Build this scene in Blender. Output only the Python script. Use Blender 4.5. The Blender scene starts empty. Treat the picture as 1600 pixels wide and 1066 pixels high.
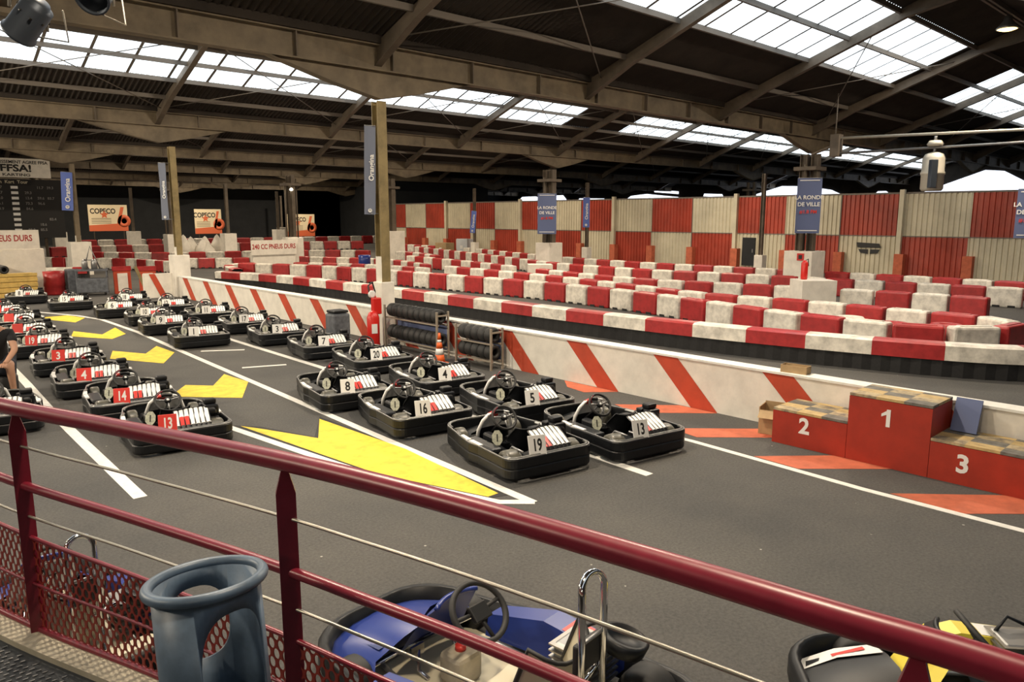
import bpy, bmesh, math, random
from mathutils import Vector, Matrix, Euler
random.seed(7)
S = bpy.context.scene
COL = S.collection
PI = math.pi
# ------------------------------------------------------------------ camera
cam = bpy.data.cameras.new('camera'); camo = bpy.data.objects.new('camera', cam); COL.objects.link(camo)
cam.sensor_width = 36.0; cam.lens = 1164.0 / 1600 * 36
camo.location = (0, 0, 2.8)
camo.rotation_euler = (PI/2 - math.radians(9.462), 0, -math.radians(42.989))
cam.clip_end = 400; cam.clip_start = 0.02
S.camera = camo
# ------------------------------------------------------------------ world, exposure
w = bpy.data.worlds.new('world'); S.world = w; w.use_nodes = True
w.node_tree.nodes['Background'].inputs[0].default_value = (0.75, 0.87, 1.0, 1)
w.node_tree.nodes['Background'].inputs[1].default_value = 1.2
S.view_settings.view_transform = 'Standard'; S.view_settings.look = 'None'
S.view_settings.gamma = 1; S.view_settings.exposure = 0.25
SKY_STRENGTH = 2.4
LAMP_POWER = 430

# ------------------------------------------------------------------ materials
MATS = {}
def mat(name, col, rough=0.6, metal=0.0, noise=0.0, nscale=8.0, bump=0.0, emis=None, estr=0.0, col2=None, spec=0.5):
    m = bpy.data.materials.new(name); m.use_nodes = True
    nt = m.node_tree; b = nt.nodes['Principled BSDF']
    b.inputs['Base Color'].default_value = (*col, 1)
    b.inputs['Roughness'].default_value = rough; b.inputs['Metallic'].default_value = metal
    b.inputs['Specular IOR Level'].default_value = spec
    if noise or bump:
        tc = nt.nodes.new('ShaderNodeTexCoord'); n = nt.nodes.new('ShaderNodeTexNoise')
        n.inputs['Scale'].default_value = nscale; n.inputs['Detail'].default_value = 6; n.inputs['Roughness'].default_value = 0.65
        nt.links.new(tc.outputs['Object'], n.inputs['Vector'])
        if noise:
            mx = nt.nodes.new('ShaderNodeMix'); mx.data_type = 'RGBA'
            c2 = col2 or tuple(c * (1 - noise) for c in col)
            c1 = tuple(min(1, c * (1 + noise * .4)) for c in col)
            mx.inputs[6].default_value = (*c1, 1); mx.inputs[7].default_value = (*c2, 1)
            rp = nt.nodes.new('ShaderNodeMapRange'); rp.inputs[1].default_value = .38; rp.inputs[2].default_value = .66
            nt.links.new(n.outputs['Fac'], rp.inputs[0]); nt.links.new(rp.outputs[0], mx.inputs[0])
            nt.links.new(mx.outputs[2], b.inputs['Base Color'])
        if bump:
            bp = nt.nodes.new('ShaderNodeBump'); bp.inputs['Strength'].default_value = bump; bp.inputs['Distance'].default_value = .01
            nt.links.new(n.outputs['Fac'], bp.inputs['Height']); nt.links.new(bp.outputs[0], b.inputs['Normal'])
    if emis:
        b.inputs['Emission Color'].default_value = (*emis, 1); b.inputs['Emission Strength'].default_value = estr
    MATS[name] = m
    return m
def M(n): return MATS[n]

def asphalt():
    m = mat('asphalt', (.1, .1, .1), rough=.85); nt = m.node_tree; b = nt.nodes['Principled BSDF']
    tc = nt.nodes.new('ShaderNodeTexCoord')
    def noise(sc, det, rg=.6):
        n = nt.nodes.new('ShaderNodeTexNoise'); n.inputs['Scale'].default_value = sc; n.inputs['Detail'].default_value = det
        n.inputs['Roughness'].default_value = rg; nt.links.new(tc.outputs['Object'], n.inputs['Vector']); return n
    a = noise(.45, 5); f = noise(38, 4, .7); g = noise(160, 2, .8)
    r = nt.nodes.new('ShaderNodeValToRGB'); r.color_ramp.elements[0].position = .3; r.color_ramp.elements[1].position = .72
    r.color_ramp.elements[0].color = (.058, .058, .058, 1); r.color_ramp.elements[1].color = (.112, .106, .096, 1)
    nt.links.new(a.outputs['Fac'], r.inputs[0])
    mm = nt.nodes.new('ShaderNodeMath'); mm.operation = 'MULTIPLY_ADD'; mm.inputs[1].default_value = 1.5; mm.inputs[2].default_value = .2
    nt.links.new(f.outputs['Fac'], mm.inputs[0])
    v = nt.nodes.new('ShaderNodeVectorMath'); v.operation = 'SCALE'
    nt.links.new(r.outputs[0], v.inputs[0]); nt.links.new(mm.outputs[0], v.inputs['Scale'])
    # pale specks of grit
    vo = nt.nodes.new('ShaderNodeTexVoronoi'); vo.inputs['Scale'].default_value = 3.2; nt.links.new(tc.outputs['Object'], vo.inputs['Vector'])
    lt = nt.nodes.new('ShaderNodeMath'); lt.operation = 'LESS_THAN'; lt.inputs[1].default_value = .035; nt.links.new(vo.outputs['Distance'], lt.inputs[0])
    gt = nt.nodes.new('ShaderNodeMath'); gt.operation = 'GREATER_THAN'; gt.inputs[1].default_value = .52; nt.links.new(a.outputs['Fac'], gt.inputs[0])
    mu = nt.nodes.new('ShaderNodeMath'); mu.operation = 'MULTIPLY'; nt.links.new(lt.outputs[0], mu.inputs[0]); nt.links.new(gt.outputs[0], mu.inputs[1])
    mx = nt.nodes.new('ShaderNodeMix'); mx.data_type = 'RGBA'; mx.inputs[7].default_value = (.42, .40, .36, 1)
    nt.links.new(mu.outputs[0], mx.inputs[0]); nt.links.new(v.outputs[0], mx.inputs[6]); nt.links.new(mx.outputs[2], b.inputs['Base Color'])
    bp = nt.nodes.new('ShaderNodeBump'); bp.inputs['Strength'].default_value = .6; bp.inputs['Distance'].default_value = .006
    nt.links.new(g.outputs['Fac'], bp.inputs['Height']); nt.links.new(bp.outputs[0], b.inputs['Normal'])
asphalt()
mat('roof_dark', (.030, .023, .018), .9, noise=.35, nscale=1.3)
mat('steel_tan', (.165, .13, .085), .6, noise=.35, nscale=1.8)
mat('steel_brown', (.12, .095, .07), .6, noise=.3, nscale=2)
mat('steel_yellow', (.25, .19, .085), .55, noise=.3, nscale=3)
mat('purlin', (.16, .14, .12), .6)
mat('white_paint', (.80, .76, .68), .6, noise=.12, nscale=3)
mat('white_line', (.80, .79, .74), .7, noise=.10, nscale=9)
mat('yellow_paint', (.82, .60, .05), .7, noise=.22, nscale=5.5)
mat('black_line', (.03, .03, .03), .8)
mat('orange_floor', (.56, .14, .07), .8, noise=.2, nscale=5)
mat('wall_red', (.52, .065, .025), .6, noise=.15, nscale=3)
mat('panel_red', (.40, .055, .03), .45, noise=.25, nscale=.8)
mat('panel_cream', (.62, .57, .43), .45, noise=.15, nscale=.8)
mat('podium_red', (.36, .028, .012), .5, noise=.15, nscale=4)
mat('wood_top', (.42, .33, .19), .7, noise=.5, nscale=7, col2=(.13, .11, .09))
mat('wood_grey', (.16, .15, .13), .75, noise=.4, nscale=9)
mat('wood_tan', (.50, .36, .16), .7, noise=.25, nscale=9)
mat('black_wall', (.022, .024, .026), .9, noise=.2, nscale=1)
mat('barrier_red', (.40, .026, .028), .4, noise=.25, nscale=5)
mat('barrier_white', (.74, .70, .62), .45, noise=.35, nscale=4)
mat('tyre_black', (.012, .012, .013), .75, noise=.3, nscale=20)
mat('kart_black', (.007, .008, .010), .42, noise=.3, nscale=14, spec=.35)
mat('kart_lip', (.17, .17, .16), .3, metal=.3, noise=.4, nscale=10)
mat('rubber', (.02, .02, .02), .6)
mat('slick', (.10, .095, .075), .36, noise=.3, nscale=12)
mat('hub', (.35, .33, .3), .35, metal=.9)
mat('chrome', (.7, .7, .72), .12, metal=1.0)
mat('grey_metal', (.3, .3, .3), .4, metal=.7)
mat('sticker_white', (.80, .80, .78), .4)
mat('sticker_pale', (.50, .51, .40), .5, noise=.4, nscale=30)
mat('sticker_red', (.62, .04, .03), .4)
mat('plate_white', (.82, .82, .80), .4)
mat('plate_red', (.66, .04, .03), .4)
mat('ink', (.012, .012, .012), .5)
mat('sticker_yellow', (.75, .62, .08), .4)
mat('blue_paint', (.022, .045, .24), .3)
mat('navy', (.03, .05, .16), .5)
mat('rail_red', (.20, .012, .028), .34, noise=.15, nscale=12, spec=.6)
mat('cable', (.45, .42, .36), .35, metal=.8)
mat('bin_grey', (.10, .145, .205), .42, noise=.3, nscale=7)
mat('bag', (.55, .58, .62), .5)
mat('grate', (.05, .055, .06), .6, metal=.5)
mat('kerb', (.48, .43, .33), .8, noise=.2, nscale=6)
mat('cone_orange', (.80, .13, .02), .5)
mat('cardboard', (.42, .29, .15), .8, noise=.15, nscale=6)
mat('rack_steel', (.35, .30, .24), .5, metal=.4)
mat('banner_blue', (.10, .13, .26), .6)
mat('banner_grey', (.14, .16, .22), .6)
mat('banner_bright', (.10, .16, .50), .6)
mat('poster_cream', (.72, .62, .42), .6)
mat('poster_red', (.62, .13, .05), .6)
mat('fire_red', (.60, .02, .015), .35)
mat('skin', (.46, .25, .16), .6)
mat('tshirt', (.012, .012, .014), .9)
mat('shorts', (.03, .035, .05), .9)
mat('hair', (.03, .02, .012), .8)
mat('heater', (.50, .47, .40), .5, metal=.3)
mat('can_grey', (.07, .085, .11), .45, metal=.5)
mat('lamp_glow', (1, .8, .4), .5, emis=(1.0, .66, .22), estr=4)
mat('tiny_glow', (1, .9, .7), .5, emis=(1.0, .9, .7), estr=6)
mat('crate_yellow', (.62, .42, .12), .6, noise=.2, nscale=6)
mat('trolley_grey', (.12, .13, .15), .5, noise=.4, nscale=9)
def sky_mat(name, col, s):
    m = bpy.data.materials.new(name); m.use_nodes = True; nt = m.node_tree; nt.nodes.clear()
    o = nt.nodes.new('ShaderNodeOutputMaterial'); e = nt.nodes.new('ShaderNodeEmission'); e.inputs[0].default_value = (*col, 1)
    tc = nt.nodes.new('ShaderNodeTexCoord'); n = nt.nodes.new('ShaderNodeTexNoise'); n.inputs['Scale'].default_value = 1.6; n.inputs['Detail'].default_value = 8
    r = nt.nodes.new('ShaderNodeMapRange'); r.inputs[1].default_value = .3; r.inputs[2].default_value = .6; r.inputs[3].default_value = s * .55; r.inputs[4].default_value = s
    nt.links.new(tc.outputs['Object'], n.inputs['Vector']); nt.links.new(n.outputs['Fac'], r.inputs[0]); nt.links.new(r.outputs[0], e.inputs[1]); nt.links.new(e.outputs[0], o.inputs[0])
    MATS[name] = m
sky_mat('skylight', (.86, .95, 1.0), SKY_STRENGTH)
sky_mat('gable_light', (.80, .87, 1.0), 2.2)

def perforated():
    m = mat('perforated_red', (.26, .03, .02), .45); nt = m.node_tree; b = nt.nodes['Principled BSDF']
    uv = nt.nodes.new('ShaderNodeUVMap'); sx = nt.nodes.new('ShaderNodeSeparateXYZ'); nt.links.new(uv.outputs[0], sx.inputs[0])
    def math_(op, a, bb=None):
        n = nt.nodes.new('ShaderNodeMath'); n.operation = op
        for i, v in enumerate((a, bb)):
            if v is None: continue
            if isinstance(v, (int, float)): n.inputs[i].default_value = v
            else: nt.links.new(v, n.inputs[i])
        return n.outputs[0]
    PX, PY = .041, .068
    def dist(ox, oy):
        u = math_('MULTIPLY', math_('SUBTRACT', math_('FRACT', math_('ADD', math_('DIVIDE', sx.outputs[0], PX), ox)), .5), PX / .0135)
        v = math_('MULTIPLY', math_('SUBTRACT', math_('FRACT', math_('ADD', math_('DIVIDE', sx.outputs[1], PY), oy)), .5), PY / .0190)
        return math_('ADD', math_('MULTIPLY', u, u), math_('MULTIPLY', v, v))
    d = math_('MINIMUM', dist(0, 0), dist(.5, .5))
    nt.links.new(math_('GREATER_THAN', d, 1.0), b.inputs['Alpha'])
perforated()

# ------------------------------------------------------------------ geometry helpers
class MB:
    def __init__(s): s.v = []; s.f = []; s.m = []; s.mats = []; s.smooth = []
    def mi(s, mname):
        if mname not in s.mats: s.mats.append(mname)
        return s.mats.index(mname)
    def add(s, vs, fs, mname, T=None, smooth=False):
        o = len(s.v); k = s.mi(mname)
        for v in vs:
            v = Vector(v)
            s.v.append(T @ v if T else v)
        for f in fs: s.f.append([i + o for i in f]); s.m.append(k); s.smooth.append(smooth)
        return s
    def box(s, c, d, mname, T=None, bev=0.0):
        x, y, z = c; a, b, h = d[0] / 2, d[1] / 2, d[2] / 2
        if bev <= 0:
            vs = [(x + i * a, y + j * b, z + k * h) for k in (-1, 1) for j in (-1, 1) for i in (-1, 1)]
            fs = [(0, 2, 3, 1), (4, 5, 7, 6), (0, 1, 5, 4), (2, 6, 7, 3), (0, 4, 6, 2), (1, 3, 7, 5)]
            return s.add(vs, fs, mname, T)
        bm = bmesh.new(); bmesh.ops.create_cube(bm, size=1)
        for v in bm.verts: v.co = Vector((v.co.x * d[0] + x, v.co.y * d[1] + y, v.co.z * d[2] + z))
        bmesh.ops.bevel(bm, geom=bm.edges[:], offset=bev, segments=2, affect='EDGES', profile=.5)
        bm.verts.index_update()
        vs = [v.co.copy() for v in bm.verts]; fs = [[v.index for v in f.verts] for f in bm.faces]; bm.free()
        return s.add(vs, fs, mname, T, False)
    def tube(s, pts, r, mname, n=10, T=None, closed=False, caps=True):
        pts = [Vector(p) for p in pts]; N = len(pts); vs = []; fs = []
        prev = None
        for i, p in enumerate(pts):
            if closed: t = pts[(i + 1) % N] - pts[i - 1]
            else: t = pts[min(i + 1, N - 1)] - pts[max(i - 1, 0)]
            t.normalize()
            if prev is None:
                u = t.cross(Vector((0, 0, 1)))
                if u.length < 1e-3: u = t.cross(Vector((1, 0, 0)))
                u.normalize()
            else:
                u = prev - t * prev.dot(t)
                u.normalize()
            prev = u; q = t.cross(u)
            rr = r[i] if isinstance(r, (list, tuple)) else r
            for k in range(n):
                a = 2 * PI * k / n; vs.append(p + (u * math.cos(a) + q * math.sin(a)) * rr)
        R = N if closed else N - 1
        for i in range(R):
            j = (i + 1) % N
            for k in range(n):
                l = (k + 1) % n; fs.append((i * n + k, i * n + l, j * n + l, j * n + k))
        if caps and not closed:
            fs.append(tuple(range(n - 1, -1, -1))); fs.append(tuple((N - 1) * n + k for k in range(n)))
        return s.add(vs, fs, mname, T, True)
    def lathe(s, prof, mname, n=24, T=None):      # profile (r, z) about z
        vs = []; fs = []
        for (r, z) in prof:
            for k in range(n):
                a = 2 * PI * k / n; vs.append((r * math.cos(a), r * math.sin(a), z))
        for i in range(len(prof) - 1):
            for k in range(n):
                l = (k + 1) % n; fs.append((i * n + k, i * n + l, (i + 1) * n + l, (i + 1) * n + k))
        if prof[0][0] > 1e-4: fs.append(tuple(range(n - 1, -1, -1)))
        if prof[-1][0] > 1e-4: fs.append(tuple((len(prof) - 1) * n + k for k in range(n)))
        return s.add(vs, fs, mname, T, True)
    def prism(s, poly, h0, h1, mname, T=None):    # polygon in xy extruded in z
        n = len(poly); vs = [(x, y, h0) for x, y in poly] + [(x, y, h1) for x, y in poly]
        A = sum(poly[i][0] * poly[(i + 1) % n][1] - poly[(i + 1) % n][0] * poly[i][1] for i in range(n))
        fs = [tuple(range(n - 1, -1, -1)), tuple(range(n, 2 * n))] + [(i, (i + 1) % n, n + (i + 1) % n, n + i) for i in range(n)]
        if A < 0: fs = [tuple(reversed(f)) for f in fs]
        return s.add(vs, fs, mname, T)
    def strip(s, rows, mname, smooth=False, T=None, closed=False):      # list of rows of points
        n = len(rows[0]); vs = [p for r in rows for p in r]; fs = []
        for i in range(len(rows) - 1):
            for k in range(n if closed else n - 1):
                l = (k + 1) % n; fs.append((i * n + k, i * n + l, (i + 1) * n + l, (i + 1) * n + k))
        return s.add(vs, fs, mname, T, smooth)
    def text(s, body, size, mname, T, extrude=.002, bold=.02, align='CENTER', sx=1.0):
        c = bpy.data.curves.new('txt', 'FONT'); c.body = body; c.size = size; c.extrude = extrude; c.offset = bold * size
        c.align_x = align; c.align_y = 'CENTER'; c.resolution_u = 3
        o = bpy.data.objects.new('txt', c); COL.objects.link(o)
        dg = bpy.context.evaluated_depsgraph_get(); dg.update()
        me = bpy.data.meshes.new_from_object(o.evaluated_get(dg))
        TT = T @ Matrix.Diagonal((sx, 1, 1, 1))
        s.add([v.co.copy() for v in me.vertices], [tuple(p.vertices) for p in me.polygons], mname, TT)
        bpy.data.objects.remove(o); bpy.data.curves.remove(c); bpy.data.meshes.remove(me)
        return s
    def mesh(s, name):
        me = bpy.data.meshes.new(name); me.from_pydata([tuple(v) for v in s.v], [], s.f); me.update()
        for n in s.mats: me.materials.append(MATS[n])
        me.polygons.foreach_set('material_index', s.m); me.polygons.foreach_set('use_smooth', s.smooth)
        me.update(); return me
    def build(s, name, parent=None, label=None, cat=None, group=None, kind=None, loc=None, autosmooth=False):
        if label and parent is None and loc is None and kind is None:      # put the origin at the thing's base
            xs = [v.x for v in s.v]; ys = [v.y for v in s.v]; zs = [v.z for v in s.v]
            loc = Vector(((min(xs) + max(xs)) / 2, (min(ys) + max(ys)) / 2, min(zs)))
            s.v = [v - loc for v in s.v]
        o = bpy.data.objects.new(name, s.mesh(name)); COL.objects.link(o)
        if loc is not None: o.location = loc
        if parent: o.parent = parent
        tag(o, label, cat, group, kind); return o
def tag(o, label=None, cat=None, group=None, kind=None):
    if label: o['label'] = label
    if cat: o['category'] = cat
    if group: o['group'] = group
    if kind: o['kind'] = kind
    return o
def empty(name, loc, rz=0, label=None, cat=None, group=None):
    o = bpy.data.objects.new(name, None); COL.objects.link(o); o.location = loc; o.rotation_euler = (0, 0, rz)
    o.empty_display_size = .2
    return tag(o, label, cat, group)
def copy_tree(o, parent=None):
    c = o.copy(); COL.objects.link(c)
    if parent: c.parent = parent
    for ch in list(o.children): copy_tree(ch, c)
    return c
def Tm(loc=(0, 0, 0), rot=(0, 0, 0)): return Matrix.Translation(Vector(loc)) @ Euler(rot).to_matrix().to_4x4()
def struct(mb, name): return mb.build(name, kind='structure')

# ------------------------------------------------------------------ the hall
BAY = 13.64; Y1 = 13.87; ZB = 6.32; SL = .36
BEAMS = [Y1 + BAY * k for k in range(-1, 6)]           # 0.23 ... 82
XL, XR = -6.0, 78.0
YF, YB = -6.6, 86.0
fl = MB(); fl.add([(XL, YF, 0), (XR, YF, 0), (XR, YB, 0), (XL, YB, 0)], [(0, 1, 2, 3)], 'asphalt'); struct(fl, 'floor')
# corrugated roof slopes
RIDGE = ZB + SL * BAY / 2
def roof_pts(y, yb): return ZB + SL * abs(y - yb)
def corr_rows(x0, x1, ys, yb, amp=.028, pitch=.16):
    n = max(2, int((x1 - x0) / (pitch / 2))); rows = []
    for y in ys:
        z = ZB + SL * abs(yb - y) + .12
        rows.append([(x0 + (x1 - x0) * i / n, y, z + (amp if i % 2 else -amp)) for i in range(n + 1)])
    return rows
SKYL = {0: None}
def slope(yb, y_ridge, sky):
    # sky: (y_low, y_high, [(x0,x1)...])
    mb = MB()
    if not sky:
        mb.strip(corr_rows(XL, XR, [yb, y_ridge], yb), 'roof_dark')
    else:
        ylo, yhi, segs = sky
        mb.strip(corr_rows(XL, XR, [yb, ylo], yb), 'roof_dark'); mb.strip(corr_rows(XL, XR, [yhi, y_ridge], yb), 'roof_dark')
        x = XL
        for a, b in segs + [(XR, XR)]:
            if a - x > .1: mb.strip(corr_rows(x, a, [ylo, yhi], yb), 'roof_dark')
            x = b
    struct(mb, 'ceiling')
    if sky:
        for a, b in segs:
            sk = MB(); sk.strip(corr_rows(a, b, [ylo + .06, yhi - .06], yb, amp=.012), 'skylight')
            n = int((b - a) / 1.17)
            for i in range(n + 1):
                xx = a + (b - a) * i / n
                z0 = ZB + SL * abs(yb - ylo) + .07; z1 = ZB + SL * abs(yb - yhi) + .07
                sk.add([(xx - .045, ylo, z0), (xx + .045, ylo, z0), (xx + .045, yhi, z1), (xx - .045, yhi, z1)], [(0, 1, 2, 3)], 'purlin')
            struct(sk, 'skylight')
skies = {1: (11.0, 8.5, [(-4.5, 28.5), (33.9, 77)]), 2: (25.45, 23.6, [(-4.5, 27.0), (31.3, 77)]),
         0: (-2.3, -4.6, [(-4.5, 28), (33, 77)])}
for k, yb in enumerate(BEAMS):
    slope(yb, yb - BAY / 2, skies.get(k))
    slope(yb, yb + (BAY / 2 if k < len(BEAMS) - 1 else 4), None)
# purlins
pur = MB()
for k, yb in enumerate(BEAMS[:-1]):
    ds = (1.3, 2.9, 4.07, 5.42, 6.75)
    if k == 2: ds = (1.0, 2.08, 3.1, 4.0, 5.4, 6.7)
    for d in ds:
        for sg in (-1, 1):
            z = ZB + SL * d + .02
            pur.box(((XL + XR) / 2, yb + sg * d, z), (XR - XL, .07, .13), 'purlin')
struct(pur, 'roof_purlins')
COLX = [9.08 + 19.75 * k for k in range(4)]
RAFX = [9.08 + 6.583 * k for k in range(-2, 11)]
# gutter beams: I section with stiffeners and haunches at the columns
for k, yb in enumerate(BEAMS):
    mb = MB(); L = XR - XL; xc = (XL + XR) / 2; zt, zb = 6.32, (5.82 if k <= 1 else 5.88)
    mb.box((xc, yb, (zt + zb) / 2), (L, .03, zt - zb), 'steel_tan'); mb.box((xc, yb, zt), (L, .26, .03), 'steel_tan'); mb.box((xc, yb, zb), (L, .24, .03), 'steel_tan'); mb.box((xc, yb, 6.42), (L, .36, .16), 'roof_dark')
    x = XL
    while x < XR:
        mb.box((x, yb - .06, (zt + zb) / 2), (.025, .12, zt - zb - .03), 'steel_brown'); x += 3.29 if k > 1 else 2.2
    for cx in COLX:
        for sg in (-1, 1):
            P = [(0, zb), (sg * 2.5, zb), (sg * 1.1, zb - .36), (0, zb - .58)]
            mb.add([(cx + a, yb - .015, z) for a, z in P] + [(cx + a, yb + .015, z) for a, z in P], [(0, 1, 2, 3), (7, 6, 5, 4), (1, 5, 6, 2), (2, 6, 7, 3)], 'steel_tan')
            for (a, za), (b, zc) in ((P[1], P[2]), (P[2], P[3])):
                mb.add([(cx + a, yb - .12, za), (cx + b, yb - .12, zc), (cx + b, yb + .12, zc), (cx + a, yb + .12, za)], [(0, 1, 2, 3)], 'steel_tan')
    struct(mb, 'roof_beam')
    # rafters
    for x in RAFX:
        mb = MB()
        for sg in (-1, 1):
            d1 = BAY / 2
            if k == len(BEAMS) - 1 and sg > 0: d1 = 3.5
            P = [(0, ZB - .42), (1.5, ZB + SL * 1.5 - .26), (d1 - 1.2, ZB + SL * (d1 - 1.2) - .24), (d1, ZB + SL * d1 - .45), (d1, ZB + SL * d1 + .06), (0, ZB + .06)]
            for hx, nm in ((.014, 'steel_brown'),):
                vs = [(x - hx, yb + sg * a, z) for a, z in P] + [(x + hx, yb + sg * a, z) for a, z in P]
                mb.add(vs, [(0, 1, 2, 3, 4, 5), (11, 10, 9, 8, 7, 6)], nm)
            fw = .085
            for i in range(3):
                (a, za), (b, zc) = P[i], P[i + 1]
                mb.add([(x - fw, yb + sg * a, za), (x + fw, yb + sg * a, za), (x + fw, yb + sg * b, zc), (x - fw, yb + sg * b, zc)] +
                       [(x - fw, yb + sg * a, za + .02), (x + fw, yb + sg * a, za + .02), (x + fw, yb + sg * b, zc + .02), (x - fw, yb + sg * b, zc + .02)], [(0, 1, 2, 3), (4, 7, 6, 5), (0, 4, 5, 1), (0, 3, 7, 4), (1, 5, 6, 2)], 'steel_brown')
        struct(mb, 'roof_rafter')
# cross bracing rods under the roof of the second bay
br = MB()
for yb in (BEAMS[2], BEAMS[3], BEAMS[1]):
    for i in range(0, 10, 2 if yb != BEAMS[2] else 1):
        x0, x1 = RAFX[i], RAFX[i + 1]
        a, b = yb - .5, yb - 4.8
        za, zb_ = ZB + SL * .5 - .1, ZB + SL * 4.8 - .1
        br.tube([(x0, a, za), (x1, b, zb_)], .016, 'purlin', 5); br.tube([(x1, a, za), (x0, b, zb_)], .016, 'purlin', 5)
struct(br, 'roof_bracing')
# enclosing walls
def wallbox(name, c, d, m):
    mb = MB(); mb.box(c, d, m); return struct(mb, name)
wallbox('wall_back', ((XL + 50) / 2, YB - .1, 4.6), (50 - XL, .2, 9.2), 'black_wall')
wallbox('wall_left', (XL + .1, (YF + YB) / 2, 4.6), (.2, YB - YF, 9.2), 'black_wall')
wallbox('wall_front', ((XL + XR) / 2, YF + .1, 4.6), (XR - XL, .2, 9.2), 'roof_dark')
wallbox('wall_side', (50, (57.3 + YB) / 2, 4.6), (.2, YB - 57.3, 9.2), 'black_wall')
wallbox('wall_far', (60, YB - .1, 4.6), (36, .2, 9.2), 'black_wall')
# far end gable wall, bright translucent sheeting above a solid base
ew = MB(); ew.box((XR - .1, (YF + YB) / 2, 1.6), (.2, YB - YF, 3.2), 'panel_cream')
ew.box((XR - .1, (YF + YB) / 2, 6.2), (.2, YB - YF, 6.0), 'roof_dark')
GW = [[(27.2, 4.2), (26.45, 5.0), (21.1, 6.95), (19.6, 6.8), (18.05, 5.9), (15.2, 4.2)], [(13.4, 4.2), (12.6, 5.0), (7.3, 6.95), (5.8, 6.8), (4.2, 5.9), (1.4, 4.2)],
      [(44.6, 4.2), (43.3, 5.33), (40.4, 6.1), (37.5, 6.0), (34.9, 5.54), (31.9, 4.2)], [(31.3, 4.2), (30.3, 5.3), (29.5, 5.3), (28.05, 4.2)],
      [(63, 4.2), (61, 5.45), (58.5, 5.65), (53.7, 5.18), (53.4, 4.2)], [(57.3, 5.85), (57.3, 6.15), (53.7, 5.85), (53.7, 5.55)], [(50.2, 5.2), (50.1, 5.5), (47.7, 5.4), (47.5, 5.05)],
      [(70.8, 4.2), (69.8, 5.3), (65.4, 5.2), (65.1, 4.2)], [(83.3, 4.2), (81.2, 5.7), (72.9, 5.8), (71.2, 4.2)]]
for P in GW:
    n = len(P); ew.add([(XR - .26, y, z) for y, z in P], [tuple(range(n))], 'gable_light')
struct(ew, 'wall_end')
# right hand partition of corrugated panels in red and cream
PW = 2.83; WX = 37.0; WH = 3.84; y0w = 13.25
pw = MB(); caps = MB()
def corr_panel(ya, yb_, za, zb_, m):
    prof = []; y = ya
    while y < yb_ - 1e-3:
        for t, dx in ((0, 0), (.35, 0), (.45, .05), (.75, .05), (.85, 0)):
            yy = y + t * .22
            if yy < yb_: prof.append((yy, dx))
        y += .22
    prof.append((yb_, 0))
    pw.strip([[(WX + dx, yy, za) for yy, dx in prof], [(WX + dx, yy, zb_) for yy, dx in prof]], m)
for k in range(-6, 16):
    a = y0w + PW * (k - 1); b = a + PW
    b2 = min(b, 57.3)
    if b2 <= a or a < YF: continue
    top, bot = ('panel_cream', 'panel_red') if k % 2 == 0 else ('panel_red', 'panel_cream')
    corr_panel(a + .03, b2 - .03, 1.93, WH, top); corr_panel(a + .03, b2 - .03, 0, 1.89, bot)
    pw.box((WX + .08, a, WH / 2), (.1, .09, WH), 'purlin' if k % 3 else 'panel_cream')
    if k % 3 == 1: pw.box((WX - .12, a, WH / 2 + .1), (.2, .2, WH + .2), 'panel_cream')
    caps.box((WX - .2, a - .12, .55), (.35, .4, 1.1), 'orange_floor')
pw.box((WX + .07, (YF + 57.3) / 2, WH + .04), (.14, 57.3 - YF, .08), 'purlin')
pw.box((WX + .02, (YF + 57.3) / 2, 1.91), (.05, 57.3 - YF, .05), 'purlin')
pw.box((WX + .12, (YF + 57.3) / 2, WH / 2), (.05, 57.3 - YF, WH), 'purlin')
struct(pw, 'wall_right'); struct(caps, 'wall_buttresses')
wallbox('wall_return', ((WX + 50) / 2, 57.3, 4.6), (50 - WX, .2, 9.2), 'black_wall')
bd = MB(); bd.box((WX - .06, 20.9, .95), (.06, .75, 1.5), 'black_wall'); bd.box((WX - .1, 20.65, 1.0), (.04, .04, .2), 'grey_metal'); tag(struct(bd, 'door_1'))
em = MB()
em.prism([(-.55, .1), (.55, .1), (.45, .3), (-.6, .34)], 0, .02, 'ink', Tm((WX - .03, 14.6, 1.25), (PI/2, 0, -PI/2)))
em.prism([(-.4, -.15), (-.05, -.2), (-.05, .02), (-.5, .02)], 0, .02, 'ink', Tm((WX - .03, 14.6, 1.25), (PI/2, 0, -PI/2)))
em.prism([(.05, -.2), (.4, -.15), (.5, .02), (.05, .02)], 0, .02, 'ink', Tm((WX - .03, 14.6, 1.25), (PI/2, 0, -PI/2)))
em.build('wall_emblem', label='black emblem painted on the cream corrugated wall panel', cat='emblem', loc=(0, 0, 0))

# columns
def column(x, y, h, plinth=1.47, pw_=.62, double=False, paint=None, mname='steel_yellow', foot=True, hx=.12):
    mb = MB()
    for dy in ((-.22, .22) if double else (0,)):
        mb.box((x, y + dy, h / 2), (.02 if not double else .03, hx * 1.6, h), mname)
        for sg in (-1, 1): mb.box((x, y + dy + sg * hx * .8, h / 2), (hx * 1.7, .02, h), mname)
    if double:
        mb.box((x, y, h - .55), (.9, .9, .14), 'steel_brown')
        mb.tube([(x - .35, y, 1), (x - .35, y, h - .4)], .06, 'steel_brown', 8); mb.tube([(x + .35, y, 1), (x + .35, y, h - .2)], .05, 'steel_brown', 8)
    if paint: mb.box((x, y, (plinth + paint) / 2), (hx * 1.8, hx * 1.7, paint - plinth), 'white_paint')
    struct(mb, 'hall_column')
    if foot:
        p = MB(); p.box((x, y, plinth / 2), (pw_, pw_, plinth), 'white_paint', bev=.02); struct(p, 'column_plinth')
column(9.08, 13.87, 5.2, plinth=1.4, pw_=.34, paint=1.95, hx=.13)
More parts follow.
